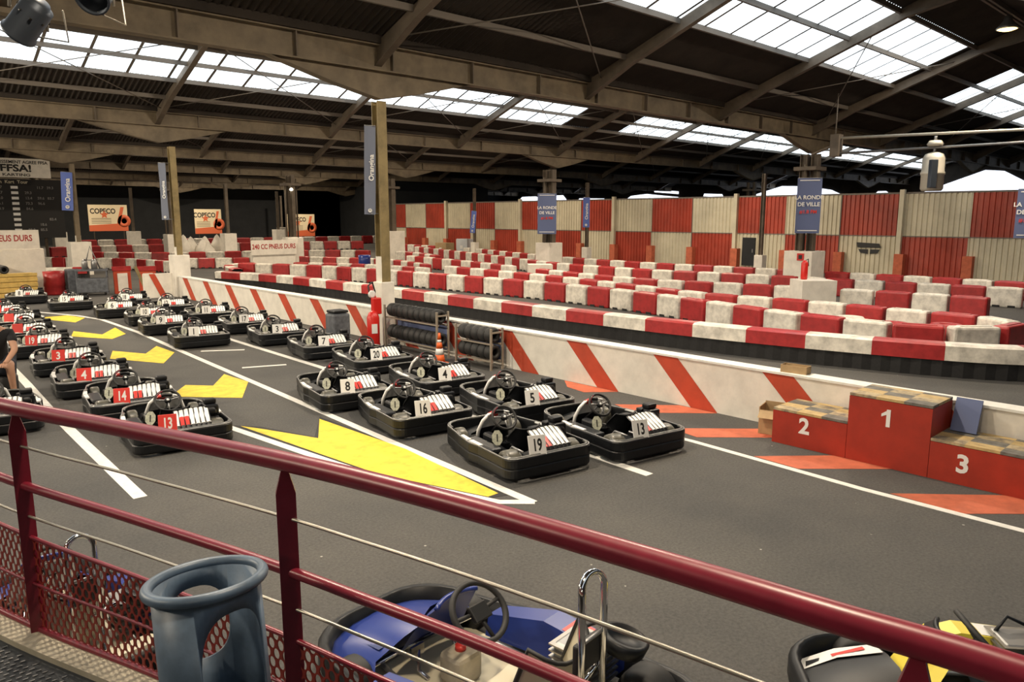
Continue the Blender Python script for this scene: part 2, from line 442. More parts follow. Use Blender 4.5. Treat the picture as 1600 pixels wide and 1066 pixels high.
column(9.48, 27.51, 5.2, plinth=1.47, pw_=.55, paint=1.75)
column(28.85, 13.87, 5.2, plinth=1.47, pw_=1.15, double=True, mname='steel_brown', hx=.16)
column(28.3, 27.51, 5.2, plinth=1.47, pw_=1.0, double=True, mname='steel_brown', hx=.16)
column(27.6, 41.1, 5.2, plinth=1.9, pw_=1.25, double=True, mname='steel_brown', hx=.16)
column(9.5, 41.15, 5.3, plinth=1.6, pw_=.9, paint=1.9, mname='steel_tan')
column(48.6, 27.51, 5.2, double=True, mname='steel_brown'); column(61.8, 13.87, 5.2, mname='steel_brown', hx=.2)
for x, y in ((20.7, 41.1), (22.5, 54.8), (18.5, 54.8), (33, 68.4), (20, 68.4), (40, 82), (14.5, 68.4)):
    column(x, y, 5.2, plinth=1.6, pw_=.9, double=(x in (20.7, 18.5)), mname='steel_brown')
for x, y in ((32.2, 17.6), (33.2, 29.2), (34.0, 40.3), (31.3, 6.2)):
    column(x, y, 4.75, plinth=1.05, pw_=.42, mname='steel_brown', hx=.09)
# broad white blocks standing in the infield in front of the columns
for (x, y, wdt, hh, lab) in ((22.1, 10.3, 1.05, .92, 'low white concrete block in front of the large plinth, right of centre'),
                          (23.3, 23.2, 1.05, .75, 'low white concrete block in front of the plinth of the middle banner column')):
    b = MB(); b.prism([(-wdt/2, -.45), (wdt/2, -.45), (wdt/2, .45), (-wdt/2, .45)], 0, hh, 'white_paint', Tm((x, y, 0), (0, 0, -.7)))
    b.build('concrete_block', label=lab, cat='concrete block')

# ------------------------------------------------------------------ striped low wall
WY0, WY1, WXF, WHT = -3.0, 27.2, 9.3, .72
lw = MB(); lw.box((WXF + .1, (WY0 + WY1) / 2, WHT / 2), (.2, WY1 - WY0, WHT), 'white_paint')
lw.box((WXF + .09, (WY0 + WY1) / 2, WHT + .015), (.26, WY1 - WY0, .03), 'white_line')
for k in range(-6, 11):
    yt = 8.61 + 1.82 * k
    if yt > WY1 - .1 or yt - 1.2 < WY0: continue
    sl, wd = .72, .45
    a, b, c, d = (yt, WHT), (yt - wd, WHT), (yt - wd - sl, .0), (yt - sl, .0)
    lw.add([(WXF - .004, y, z) for y, z in (a, d, c, b)], [(0, 1, 2, 3)], 'wall_red')
lw.build('pit_wall', label='low white pit wall with slanted red stripes running from the podium to the far left column', cat='wall', loc=(0, 0, 0))
ep = MB(); ep.box((8.75, 27.6, .42), (1.0, .14, .84), 'white_paint', T=None)
ep.add([(8.42, 27.52, .84), (8.62, 27.52, .84), (9.0, 27.52, 0), (8.78, 27.52, 0)], [(0, 1, 2, 3)], 'wall_red')
ep.build('wall_end_block', label='white end block with one red stripe where the pit wall meets the far left column', cat='wall')

# ------------------------------------------------------------------ floor markings
def decal(name, poly, m, z, label, cat='floor marking', group=None):
    b = MB(); b.prism(poly, .0005, z, m); return b.build(name, label=label, cat=cat, group=group, loc=(0, 0, 0))
def line_poly(pts, w):
    L = []; R = []
    for i, p in enumerate(pts):
        a = Vector(pts[max(i - 1, 0)]); b = Vector(pts[min(i + 1, len(pts) - 1)]); t = (b - a).normalized(); n = Vector((-t.y, t.x))
        L.append(tuple(Vector(p) + n * w / 2)); R.append(tuple(Vector(p) - n * w / 2))
    return L + R[::-1]
decal('floor_line', line_poly([(3.9, 29.2), (4.59, 26.02), (5.35, 24.0), (5.62, 22.6), (5.62, 19.5), (5.42, 15.41), (5.22, 11), (5.07, 7.84), (4.95, 5.0)], .11), 'white_line', .004, 'long white floor line along the right edge of the yellow arrows')
decal('floor_line', line_poly([(3.3, 13.5), (3.85, 9.6), (4.20, 6.75), (4.70, 5.25), (4.97, 5.0)], .11), 'white_line', .0045, 'white floor line along the left edge of the large yellow arrow')
decal('floor_line', line_poly([(6.95, 24), (6.83, 16.58), (6.76, 12.6), (6.5, 5.5), (6.45, 4.7)], .12), 'white_line', .004, 'white floor line running under the right rows of parked karts')
decal('floor_line', line_poly([(7.86, 7.0), (7.86, 5.07), (7.72, 2.91), (7.70, -1.5)], .09), 'white_line', .004, 'white floor line in front of the podium')
decal('floor_line', line_poly([(2.55, 18), (2.40, 14.61), (2.27, 12.2), (2.14, 7.8)], .13), 'white_line', .004, 'short white floor line left of the red numbered karts')
decal('floor_line', line_poly([(5.75, 15.8), (6.5, 15.35)], .1), 'white_line', .004, 'short white grid mark beside the kart numbered 1')
decal('floor_line', line_poly([(5.65, 13.5), (6.4, 13.22)], .1), 'white_line', .004, 'short white grid mark between the karts numbered 1 and 8')
decal('floor_line', line_poly([(1.3, 12.75), (2.3, 12.4)], .09), 'white_line', .004, 'short white floor mark under the grey kart at the left edge')
AR = [(3.97, 9.65), (4.12, 9.32), (4.46, 8.42), (4.93, 9.25), (5.02, 7.3), (4.86, 5.42), (4.72, 5.42), (4.28, 6.75)]
decal('floor_arrow', [(3.92, 9.75), (4.15, 9.45), (4.46, 8.52), (4.99, 9.35), (5.07, 7.3), (4.90, 5.32), (4.66, 5.4), (4.24, 6.75)], 'black_line', .003, 'thin black outline painted round the large yellow arrow')
decal('floor_arrow', AR, 'yellow_paint', .0055, 'large yellow arrow painted on the asphalt, nearest of the arrows')
for poly, lab in (([(3.86, 12.06), (4.66, 11.2), (5.22, 12.25), (5.17, 13.16), (4.66, 12.36), (4.34, 12.73)], 'second nearest yellow arrow painted on the asphalt, beside kart 14'),
                  ([(4.10, 16.19), (4.72, 14.96), (5.29, 16.03), (5.28, 17.11), (4.8, 16.28), (4.40, 17.12)], 'third yellow arrow painted on the asphalt, beside kart 3'),
                  ([(4.25, 19.9), (4.85, 18.82), (5.32, 19.45), (5.44, 20.76), (4.87, 19.71), (4.50, 20.78)], 'fourth yellow arrow painted on the asphalt, beside red kart 19'),
                  ([(4.30, 24.3), (4.94, 22.51), (5.37, 23.34), (5.15, 24.3)], 'farthest yellow arrow painted on the asphalt')):
    decal('floor_arrow', poly, 'yellow_paint', .004, lab)
for i, (poly, lab) in enumerate((([(9.28, 8.62 + .0), (9.28, 7.45), (8.86, 7.80), (8.95, 8.25)], 'orange floor stripe at the foot of the wall behind kart 5, left of the others'),
             ([(9.28, 6.25), (9.28, 5.62), (8.45, 6.45), (8.61, 6.96)], 'orange floor stripe directly behind kart 13 meeting a red wall stripe'),
             ([(9.2, 4.60), (8.77, 4.45), (8.05, 5.15), (8.15, 5.62)], 'orange floor stripe left of the podium'),
             ([(8.76, 3.48), (8.61, 2.95), (7.84, 3.68), (7.88, 4.25)], 'orange floor stripe in front of podium step two'),
             ([(8.73, 1.73), (8.65, 1.15), (7.75, 2.0), (7.80, 2.68)], 'orange floor stripe in front of podium step three'))):
    decal('floor_stripe', poly, 'orange_floor', .003, lab)
for x, y, lab in ((12.6, 5.75, 'small white arrow mark on the track behind the wall, right'), (11.9, 12.3, 'small white mark on the track beyond the tyre racks'), (11.3, 17.5, 'faint white mark on the track beyond the left part of the pit wall')):
    decal('floor_mark', [(x - .12, y - .28), (x + .02, y - .25), (x + .03, y + .05), (x + .18, y + .16), (x + .06, y + .28), (x - .05, y + .1), (x - .14, y - .05)], 'white_line', .003, lab)

# ------------------------------------------------------------------ podium
pd = empty('podium', (8.6, 3.0, 0), 0, 'red winners podium with three numbered steps and worn wooden tops', 'podium')
def step(y0, y1, h, num, tx, tz, lab):
    b = MB(); b.box((.32, (y0 + y1) / 2 - 3, (h - .02) / 2), (.64, y1 - y0, h - .02), 'podium_red')
    b.text(num, .27, 'sticker_white', Tm((-.003, (y0 + y1) / 2 - 3 + tx, tz), (PI/2, 0, -PI/2)), bold=.03)
    if num == '1': b.prism([(-.02, .096), (-.075, .055), (-.075, .022), (-.02, .05)], 0, .002, 'sticker_white', Tm((-.004, (y0 + y1) / 2 - 3 + tx, tz), (PI/2, 0, -PI/2)))
    o = b.build('step', parent=pd, label=lab)
    t = MB()
    for i in range(7):
        for j in range(3):
            seg = (y1 - y0) / 3; mm = ('wood_tan', 'wood_grey', 'wood_top')[(i // 2 + j * 2 + int(h * 10)) % 3]
            t.box((.047 + i * .091, y0 + seg * (j + .5) - 3, h), (.087, seg, .03), mm)
    t.build('step_top', parent=o); return o
step(3.49, 4.41, .43, '2', .05, .27, 'red podium step numbered 2')
step(2.60, 3.485, .78, '1', .0, .56, 'red podium step numbered 1')
step(1.62, 2.595, .43, '3', .16, .22, 'red podium step numbered 3')
step(.9, 1.615, .43, '', .0, .2, 'plain red end of the podium')
bx = MB(); c = Tm((8.98, 4.62, 0), (0, 0, .25))
for (cc, dd) in (((0, 0, .01), (.3, .25, .02)), ((-.15, 0, .16), (.012, .25, .32)), ((.15, 0, .19), (.012, .25, .38)), ((0, -.125, .17), (.3, .012, .34)), ((0, .125, .18), (.3, .012, .36))): bx.box(cc, dd, 'cardboard', c)
bx.add([(-.15, -.12, .32), (-.27, -.12, .24), (-.27, .12, .24), (-.15, .12, .32)], [(0, 1, 2, 3)], 'cardboard', c)
bx.build('cardboard_box', label='open brown cardboard box standing between the pit wall and podium step two', cat='box')
bx = MB(); c = Tm((9.42, 4.55, .75), (0, 0, .1))
for (cc, dd) in (((0, 0, .008), (.16, .34, .016)), ((-.08, 0, .05), (.01, .34, .1)), ((.08, 0, .05), (.01, .34, .1)), ((0, -.17, .05), (.16, .01, .1)), ((0, .17, .05), (.16, .01, .1))): bx.box(cc, dd, 'cardboard', c)
bx.build('cardboard_box', label='small cardboard tray lying on top of the pit wall', cat='box')
bp = MB(); bp.box((0, 0, .19), (.025, .26, .38), 'banner_blue', Tm((9.07, 2.42, .452), (0, .38, 0)))
bp.build('leaning_board', label='blue board leaning on the pit wall behind podium step three', cat='board')

# ------------------------------------------------------------------ go-kart
KS = .87
def outline(wr, wf, y0, y1, r0, r1, side=.03):
    pts = []
    def arc(cx, cy, r, a0, a1, n=6):
        for i in range(n + 1):
            a = math.radians(a0 + (a1 - a0) * i / n); pts.append((cx + r * math.cos(a), cy + r * math.sin(a)))
    arc(-wr + r0, y0 + r0, r0, 180, 270); arc(wr - r0, y0 + r0, r0, 270, 360)
    pts.append((wr, -.25)); pts.append((wr + side, -.05)); pts.append((wr - .02, .30)); pts.append((wf + .04, .48))
    arc(wf - r1, y1 - r1, r1, 0, 90); arc(-wf + r1, y1 - r1, r1, 90, 180)
    pts.append((-wf - .04, .48)); pts.append((-wr + .02, .30)); pts.append((-wr - side, -.05)); pts.append((-wr, -.25))
    return pts
def tyre(r, wd, x, y, m):
    mb = MB(); T = Tm((x, y, r), (0, PI/2, 0)); h = wd / 2
    mb.lathe([(r * .55, -h), (r * .85, -h), (r * .97, -h * .8), (r, -h * .45), (r, h * .45), (r * .97, h * .8), (r * .85, h), (r * .55, h), (r * .52, h * .5), (r * .52, -h * .5), (r * .55, -h)], m, 26, T)
    return mb
def hubm(r, wd, x, y):
    mb = MB(); T = Tm((x, y, r), (0, PI/2, 0)); mb.lathe([(.001, -wd * .3), (r * .53, -wd * .4), (r * .53, wd * .4), (.001, wd * .3)], 'hub', 16, T); return mb
def make_kart():
    root = empty('go_kart', (0, 0, 0), 0, 'kart', 'go-kart')
    # bumper wall
    o = outline(.66, .56, -1.0, 1.0, .16, .30)
    b = MB(); ins = [(x * .93, y * .955) for x, y in o]
    def ring(s, z): return [(x * s, y * (1 - (1 - s) * .7), z) for x, y in o]
    b.strip([ring(.955, .05), ring(.985, .045), ring(1.0, .07), ring(1.0, .165), ring(.985, .18), ring(1.0, .195), ring(1.0, .295), ring(.985, .31), ring(.965, .31), ring(.96, .29), ring(.955, .05)], 'kart_black', False, closed=True)
    b.tube([(x, y, .312) for x, y, z in ring(.985, 0)], .009, 'grey_metal', 6, closed=True)
    bo = b.build('bumper', root)
    l = MB()
    def seg(i0, i1, r=.022, m='kart_lip'):
        pts = [(o[i % len(o)][0] * .95, o[i % len(o)][1] * .965, .312) for i in range(i0, i1 + 1)]
        l.tube(pts, r, m, 6)
    n = len(o); seg(0, 13); seg(15, 16); seg(18, 31, .018); seg(32, 33)
    l.build('bumper_rail', bo)
    for sg in (-1, 1):
        st = MB(); st.prism([(sg * .60, -.28), (sg * .655, -.28), (sg * .665, -.02), (sg * .60, -.02)], .305, .327, 'sticker_white'); st.build('side_trim', bo)
        st = MB(); st.prism([(sg * .60, .02), (sg * .665, .02), (sg * .63, .26), (sg * .58, .26)], .305, .325, 'sticker_white'); st.build('side_trim', bo)
    f = MB(); f.prism([(-.3, -.95), (.3, -.95), (.38, -.3), (.38, .5), (.2, .9), (-.2, .9), (-.38, .5), (-.38, -.3)], .045, .065, 'kart_black')
    for sg in (-1, 1):
        f.tube([(sg * .33, -.93, .1), (sg * .33, .2, .1), (sg * .25, .55, .1), (sg * .2, .93, .1)], .016, 'grey_metal', 6)
        f.tube([(sg * .33, -.3, .1), (sg * .6, -.3, .15)], .014, 'grey_metal', 6); f.tube([(sg * .33, .25, .1), (sg * .58, .25, .15)], .014, 'grey_metal', 6)
    f.tube([(-.6, -.66, .14), (.6, -.66, .14)], .022, 'grey_metal', 8); f.tube([(-.5, .62, .14), (.5, .62, .14)], .016, 'grey_metal', 8)
    f.build('chassis', root)
    for sg in (-1, 1):
        t = tyre(.172, .22, sg * .455, -.70, 'slick').build('tyre', root); hubm(.172, .22, sg * .455, -.70).build('hub', t)
        t = tyre(.155, .14, sg * .44, .62, 'slick').build('tyre', root); hubm(.155, .14, sg * .44, .62).build('hub', t)
        p = MB(); p.box((sg * .50, -.12, .19), (.20, .68, .22), 'kart_black', bev=.04); p.build('side_pod', root)
    # nose and upright front panel
    nb = MB(); nb.strip([[(x, y, z) for x, y, z in ((-.36, .50, .12), (-.3, .55, .22), (0, .58, .30), (.3, .55, .22), (.36, .50, .12))],
                         [(x, y, z) for x, y, z in ((-.36, .78, .12), (-.3, .8, .2), (0, .82, .24), (.3, .8, .2), (.36, .78, .12))],
                         [(x, y, z) for x, y, z in ((-.34, .93, .10), (-.28, .95, .13), (0, .96, .15), (.28, .95, .13), (.34, .93, .10))]], 'kart_black', True)
    nb.build('nose_cone', root)
    # nassau panel: curved shield standing in front of the wheel
    na = MB(); rows = []; segs = 12; cols = []
    prof = [(.50, .10), (.44, .30), (.36, .44), (.30, .50)]
    for (y, z) in prof:
        hw = .17 + .10 * (1 - (z - .1) / .4)
        rows.append([(hw * math.sin(-1.1 + 2.2 * i / segs) / math.sin(1.1), y + .10 * math.cos(-1.1 + 2.2 * i / segs) - .05, z + (.04 * math.cos(-1.1 + 2.2 * i / segs) if z > .4 else 0)) for i in range(segs + 1)])
    na.strip(rows[:2], 'kart_black', True); na.strip(rows[1:3], 'sticker_white', True); na.strip(rows[2:], 'sticker_white', True)
    na.tube(rows[-1], .016, 'sticker_white', 6)
    na.tube([(-.27, .44, .14), (-.27, .40, .30), (-.225, .35, .44), (-.13, .34, .52)], .026, 'sticker_white', 8); na.tube([(-.13, .34, .52), (-.06, .342, .535)], .028, 'sticker_red', 8); na.tube([(-.06, .342, .535), (.0, .345, .545), (.10, .34, .53)], .022, 'kart_black', 8); na.tube([(.10, .34, .53), (.21, .35, .45), (.26, .40, .30), (.27, .44, .14)], .024, 'sticker_white', 8)
    na.add([(-.07, .405, .46), (.05, .405, .46), (.05, .38, .53), (-.07, .38, .53)], [(0, 1, 2, 3)], 'sticker_red')
    na.build('front_panel', root)
    # steering
    sw = MB(); T = Tm((0, .16, .50), (math.radians(52), 0, 0))
    sw.tube([(.178 * math.cos(a), .178 * math.sin(a) * (1 if math.sin(a) < .6 else .92), 0) for a in [2 * PI * i / 28 for i in range(28)]], .019, 'rubber', 8, T, closed=True)
    for a0 in (1.9,): sw.tube([(.165 * math.cos(a0 + i * .16), .16 * math.sin(a0 + i * .16), .012) for i in range(6)], .009, 'rail_red', 6, T)
    for a in (PI * .5 + PI, PI * .05, PI * .95): sw.tube([(0, 0, -.01), (.172 * math.cos(a), .172 * math.sin(a), 0)], .013, 'grey_metal', 6, T)
    sw.lathe([(.001, -.03), (.045, -.03), (.05, 0), (.03, .02), (.001, .02)], 'kart_black', 14, T); sw.lathe([(.02, .021), (.02, .024), (.001, .024)], 'sticker_white', 10, T)
    so = sw.build('steering_wheel', root)
    pc = MB(); pc.tube([(0, .17, .49), (0, .62, .12)], .012, 'grey_metal', 6); pc.build('steering_column', root)
    # seat
    s = MB(); rows = []
    for t in range(9):
        u = t / 8
        if u < .5: y = .08 - .40 * u * 2; z = .13 - .03 * math.sin(u * 2 * PI)
        else: y = -.32 - .16 * (u - .5) * 2; z = .13 + .36 * (u - .5) * 2
        hw = .20 - .03 * abs(u - .5)
        rim = .07 + .10 * math.sin(min(u * 1.6, 1) * PI / 2) - (.10 * (u - .7) / .3 if u > .7 else 0)
        row = []
        for i in range(9):
            v = -1 + 2 * i / 8; lift = rim * abs(v) ** 3
            row.append((hw * v * 1.02, y + (lift * .9 if u > .5 else 0), z + (lift if u <= .5 else lift * .35)))
        rows.append(row)
    s.strip(rows, 'kart_black', True)
    ed = [r[0] for r in rows] + rows[-1][1:-1] + [r[-1] for r in rows[::-1]]
    s.tube(ed, .012, 'kart_black', 6); s.build('seat', root)
    # fuel tank on the left with its pale sticker
    ft = MB(); ft.box((-.30, .02, .24), (.12, .26, .22), 'kart_black', bev=.03); ft.build('fuel_tank', root)
    sk = MB(); T = Tm((-.30, -.14, .33), (math.radians(68), 0, math.radians(-25)))
    sk.prism([(.075 * math.cos(a), .108 * math.sin(a)) for a in [PI / 8 + PI / 4 * i for i in range(8)]], 0, .006, 'sticker_pale', T)
    sk.prism([(-.008, -.05), (.008, -.05), (.008, .05), (-.008, .05)], .006, .009, 'ink', T)
    sk.build('side_sticker', root)
    # engine on the right, air box
    e = MB(); e.box((.42, -.36, .22), (.22, .26, .22), 'grey_metal', bev=.02)
    e.box((.47, -.40, .42), (.20, .22, .16), 'kart_black', bev=.03); e.box((.47, -.38, .535), (.17, .14, .07), 'kart_black', bev=.02); e.box((.47, -.515, .40), (.12, .012, .05), 'hub')
    for i in range(5): e.box((.42, -.36, .15 + .045 * i), (.25, .29, .012), 'kart_black')
    e.lathe([(.001, -.08), (.07, -.08), (.08, -.05), (.08, .05), (.07, .08), (.001, .08)], 'kart_black', 16, Tm((.44, -.46, .40), (0, PI/2, 0)))
    e.box((.42, -.30, .46), (.16, .12, .07), 'kart_black', bev=.015)
    e.box((.40, -.42, .345), (.16, .16, .03), 'hub')
    e.tube([(.55, -.52, .34), (.58, -.42, .44), (.55, -.30, .42)], .012, 'kart_black', 6)
    eo = e.build('engine', root)
    ex = MB(); ex.tube([(.3, -.5, .2), (.2, -.78, .2), (-.15, -.84, .2)], [.02, .04, .045], 'grey_metal', 10); ex.build('exhaust', root)
    for sg in (-1, 1):
        m = MB()
        pts = [(sg * .36, -.46, .20), (sg * .36, -.60, .34), (sg * .37, -.86, .34)]
        m.tube(pts, .013, 'grey_metal', 6); m.build('rear_bracket', root)
    # striped engine cover sloping to the rear: ribs with scalloped end
    c = MB()
    x0 = -.10; nrib = 7; rw = .068
    cols = ['sticker_white', 'sticker_red', 'sticker_red', 'sticker_white', 'sticker_white', 'sticker_white', 'sticker_white']
    for i in range(nrib):
        xa = x0 + i * rw; mid = xa + rw / 2; pts0 = []; pts1 = []; pts2 = []; pts3 = []
        for j in range(7):
            a = PI * j / 6; xx = mid - math.cos(a) * rw * .49; up = .014 * math.sin(a)
            sh = -.010 * (i - 3)
            pts0.append((xx + .05, -.46, .47 + up)); pts1.append((xx + .02, -.66, .41 + up)); pts2.append((xx, -.84, .33 + up)); pts3.append((xx - .005, -.90 + .03 * (1 - math.sin(a)), .27 + up))
        c.strip([pts0, pts1], 'sticker_white', True); c.strip([pts1, pts2], cols[i] if i < 3 else 'sticker_white', True); c.strip([pts2, pts3], 'kart_black', True)
    c.strip([[(x0 + .04, -.46, .465), (x0 + nrib * rw + .06, -.46, .465)], [(x0, -.84, .325), (x0 + nrib * rw, -.84, .325)], [(x0, -.9, .26), (x0 + nrib * rw, -.9, .26)]], 'kart_black')
    for i in range(nrib + 1): c.add([(x0 + i * rw - .006 + .05, -.46, .49), (x0 + i * rw + .006 + .05, -.46, .49), (x0 + i * rw + .008, -.84, .345), (x0 + i * rw - .008, -.84, .345)], [(0, 1, 2, 3)], 'kart_black')
    c.strip([[(x0 + .04, -.34, .40), (x0 + nrib * rw + .06, -.34, .40)], [(x0 + .04, -.46, .49), (x0 + nrib * rw + .06, -.46, .49)]], 'kart_black')
    c.build('engine_cover', root)
    return root
def plate_mb(num, red):
    b = MB(); T = Tm((-.21, -.935, .425), (math.radians(72), 0, math.radians(-12)))
    b.box((0, 0, 0), (.235, .25, .012), 'plate_red' if red else 'plate_white', T, bev=.005)
    if num: b.text(num, .21, 'sticker_white' if red else 'ink', T @ Tm((0, -.005, .0062)), bold=.025, extrude=.001, sx=.62 if len(num) > 1 else .8)
    return b
kart0 = make_kart(); first = [True]
def put_kart(x, y, rz, num, red, label, group):
    """x, y = where the rear number plate sits"""
    if first[0]: k = kart0; first[0] = False
    else: k = copy_tree(kart0)
    rz = math.radians(rz); k.rotation_euler = (0, 0, rz); k.scale = (KS,) * 3
    px, py = -.21 * KS, -.935 * KS
    k.location = (x - (px * math.cos(rz) - py * math.sin(rz)), y - (px * math.sin(rz) + py * math.cos(rz)), 0)
    k['label'] = label; k['category'] = 'go-kart'
    if group: k['group'] = group
    k['plate'] = num or 'none'; del k['plate']
    return k, num, red
karts = []
GR, GL = 'rental karts parked in the two right hand rows', 'rental karts parked in the left hand row'
right = [((5.48, 5.48), '19', 'black go-kart with white plate 19, nearest of the right rows'), ((6.79, 5.10), '13', 'black go-kart with white plate 13 beside the pit wall, nearest the podium'),
 ((5.50, 7.58), '16', 'black go-kart with white plate 16, directly behind kart 19'), ((6.93, 7.03), '5', 'black go-kart with white plate 5, directly behind kart 13'),
 ((5.46, 9.36), '8', 'black go-kart with white plate 8 beside the large yellow arrow'), ((7.01, 9.06), '4', 'black go-kart with white plate 4 beside the tyre rack and cone'),
 ((7.16, 11.24), '20', 'black go-kart with white plate 20 in front of the tall yellow column'), ((7.20, 13.20), '7', 'black go-kart with white plate 7 beside the fire extinguisher'),
 ((7.26, 15.35), '3', 'black go-kart with white plate 3 along the striped wall'), ((7.42, 17.46), '17', 'black go-kart with white plate 17 along the striped wall'),
 ((7.43, 19.85), '11', 'black go-kart with white plate 11 along the striped wall'), ((7.22, 22.28), '12', 'small distant go-kart with white plate, behind kart 11'),
 ((6.82, 24.76), '18', 'distant go-kart with white plate in the last rank by the red and white boards'),
 ((5.78, 16.22), '1', 'black go-kart with white plate 1, foremost of the far cluster'), ((5.88, 18.6), '9', 'black go-kart with white plate 9, directly behind kart 1'),
 ((6.11, 20.53), '10', 'black go-kart with white plate 10, directly behind kart 9'), ((5.91, 22.65), '6', 'black go-kart with white plate 6 at the bend of the white line'),
 ((5.33, 25.41), '15', 'black go-kart with white plate 15 beyond the bend of the white line'), ((4.70, 28.32), '8', 'black go-kart with white plate at the far left in front of the yellow crate')]
left = [((2.86, 9.09), '13', 'black go-kart with red plate 13 partly behind the red handrail'), ((2.88, 10.96), '14', 'black go-kart with red plate 14, directly behind red 13'),
 ((2.87, 12.86), '4', 'black go-kart with red plate 4, directly behind red 14'), ((2.97, 14.98), '3', 'black go-kart with red plate 3, directly behind red 4'),
 ((2.97, 17.2), '19', 'black go-kart with red plate 19 beside the seated person'), ((3.1, 19.3), '', 'black go-kart behind red kart 19 in the left row'),
 ((3.3, 21.5), '', 'distant go-kart in the left row just beyond the farthest yellow arrow tail'), ((3.4, 23.8), '', 'distant go-kart at the far end of the left row')]
for (xy, num, lab) in right: karts.append(put_kart(*xy, -10, num, False, lab, GR))
for (xy, num, lab) in left: karts.append(put_kart(*xy, -8, num, True, lab, GL))
karts.append(put_kart(1.25, 11.35, -8, '', False, 'dark grey go-kart cut by the left edge below the seated person', None))
for k, num, red in karts:
    if num or red:
        plate_mb(num, red).build('number_plate', k)

# ------------------------------------------------------------------ the three karts by the platform
def big_kart(x, y, rz, label, body, panel_cols, hoop=True, sc=.95, zs=1.0):
    k = empty('go_kart', (x, y, 0), math.radians(rz), label, 'go-kart'); k.scale = (sc, sc, sc * zs)
    o = outline(.62, .5, -.95, 1.05, .22, .34)
    def ring(s, z): return [(a * s, b_ * (1 - (1 - s) * .7), z) for a, b_ in o]
    b = MB(); b.strip([ring(.90, .05), ring(1.0, .08), ring(1.0, .20), ring(.96, .24), ring(.92, .23), ring(.90, .05)], 'kart_black', True, closed=True); b.build('bumper', k)
    f = MB(); f.prism([(-.3, -.9), (.3, -.9), (.38, -.3), (.38, .5), (.2, .9), (-.2, .9), (-.38, .5), (-.38, -.3)], .05, .07, 'panel_cream' if body == 'blue_paint' else 'kart_black')
    for sg in (-1, 1):
        f.tube([(sg * .31, -.85, .11), (sg * .31, .25, .11), (sg * .2, .85, .11)], .018, 'grey_metal', 8)
        f.tube([(sg * .14, .34, .08), (sg * .14, .42, .1), (sg * .12, .44, .22)], .012, 'chrome', 6)
        f.box((sg * .13, .44, .22), (.09, .015, .07), 'chrome')
    f.tube([(-.55, -.62, .14), (.55, -.62, .14)], .022, 'chrome', 8); f.tube([(-.45, .6, .13), (.45, .6, .13)], .016, 'chrome', 8); f.build('chassis', k)
    for sg in (-1, 1):
        t = tyre(.14, .18, sg * .47, -.62, 'rubber').build('tyre', k); hubm(.14, .18, sg * .47, -.62).build('hub', t)
        t = tyre(.125, .12, sg * .43, .6, 'rubber').build('tyre', k); hubm(.125, .12, sg * .43, .6).build('hub', t)
        p = MB(); X = sg
        p.strip([[(X * .36, -.42, .12), (X * .40, -.42, .30), (X * .56, -.42, .30), (X * .60, -.42, .12)], [(X * .36, .0, .12), (X * .40, .0, .34), (X * .55, 0, .34), (X * .62, 0, .12)], [(X * .34, .38, .10), (X * .37, .38, .24), (X * .50, .38, .24), (X * .55, .38, .10)]], body, False)
        p.add([(X * .41, -.40, .304), (X * .55, -.40, .304), (X * .545, -.12, .332), (X * .41, -.12, .332)], [(0, 1, 2, 3)], 'sticker_red' if body == 'blue_paint' else 'sticker_white')
        p.add([(X * .36, -.42, .12), (X * .40, -.42, .30), (X * .56, -.42, .30), (X * .60, -.42, .12)], [(0, 1, 2, 3)], body)
        p.build('side_pod', k)
    n = MB()
    n.strip([[(-.42, .45, .12), (-.36, .50, .24), (-.17, .5, .30), (0, .5, .33), (.17, .5, .30), (.36, .50, .24), (.42, .45, .12)], [(-.42, .74, .12), (-.34, .75, .2), (-.15, .78, .25), (0, .78, .27), (.15, .78, .25), (.34, .75, .2), (.42, .74, .12)],
             [(-.36, .97, .09), (-.3, 1.0, .12), (-.15, 1.02, .14), (0, 1.02, .15), (.15, 1.02, .14), (.3, 1.0, .12), (.36, .97, .09)]], panel_cols[0], True)
    n.add([(-.3, .55, .262), (.3, .55, .262), (.28, .70, .225), (-.28, .70, .225)], [(0, 1, 2, 3)], panel_cols[1])
    nc = n.build('nose_cone', k)
    if body == 'sticker_yellow':
        for sg in (-1, 1):
            q = MB(); q.strip([[(sg * .345, .52, .256), (sg * .19, .52, .302)], [(sg * .335, .75, .212), (sg * .17, .78, .258)], [(sg * .29, .97, .14), (sg * .16, .99, .155)]][::1], 'sticker_white', True)
            q.strip([[(sg * .30, .60, .262), (sg * .25, .60, .276)], [(sg * .24, .80, .232), (sg * .20, .80, .244)]], 'sticker_red'); q.build('nose_sticker', nc, label='white nose sticker with a red streak')
    na = MB(); rows = []
    for (yy, z, hw) in ((.52, .22, .24), (.44, .38, .22), (.36, .52, .19), (.31, .58, .15)):
        rows.append([(hw * (i / 4 - 1), yy - .05 * abs(i / 4 - 1) ** 2, z) for i in range(9)])
    na.strip(rows[:3], panel_cols[2], True); na.strip(rows[2:], panel_cols[0], True)
    na.tube(rows[-1], .015, panel_cols[0], 6)
    na.add([(-.10, .425, .43), (.10, .425, .43), (.09, .375, .52), (-.09, .375, .52)], [(0, 1, 2, 3)], 'ink'); na.build('front_panel', k)
    T = Tm((0, .10, .56), (math.radians(50), 0, 0)); sw = MB()
    sw.tube([(.165 * math.cos(a), .165 * math.sin(a), 0) for a in [2 * PI * i / 36 for i in range(36)]], .017, 'rubber', 10, T, closed=True)
    for a in (PI * 1.5, 0.1, PI - .1): sw.tube([(0, 0, -.02), (.16 * math.cos(a), .16 * math.sin(a), 0)], .012, 'rubber', 6, T)
    sw.box((0, 0, 0), (.12, .10, .03), 'ink', T, bev=.008); sw.build('steering_wheel', k)
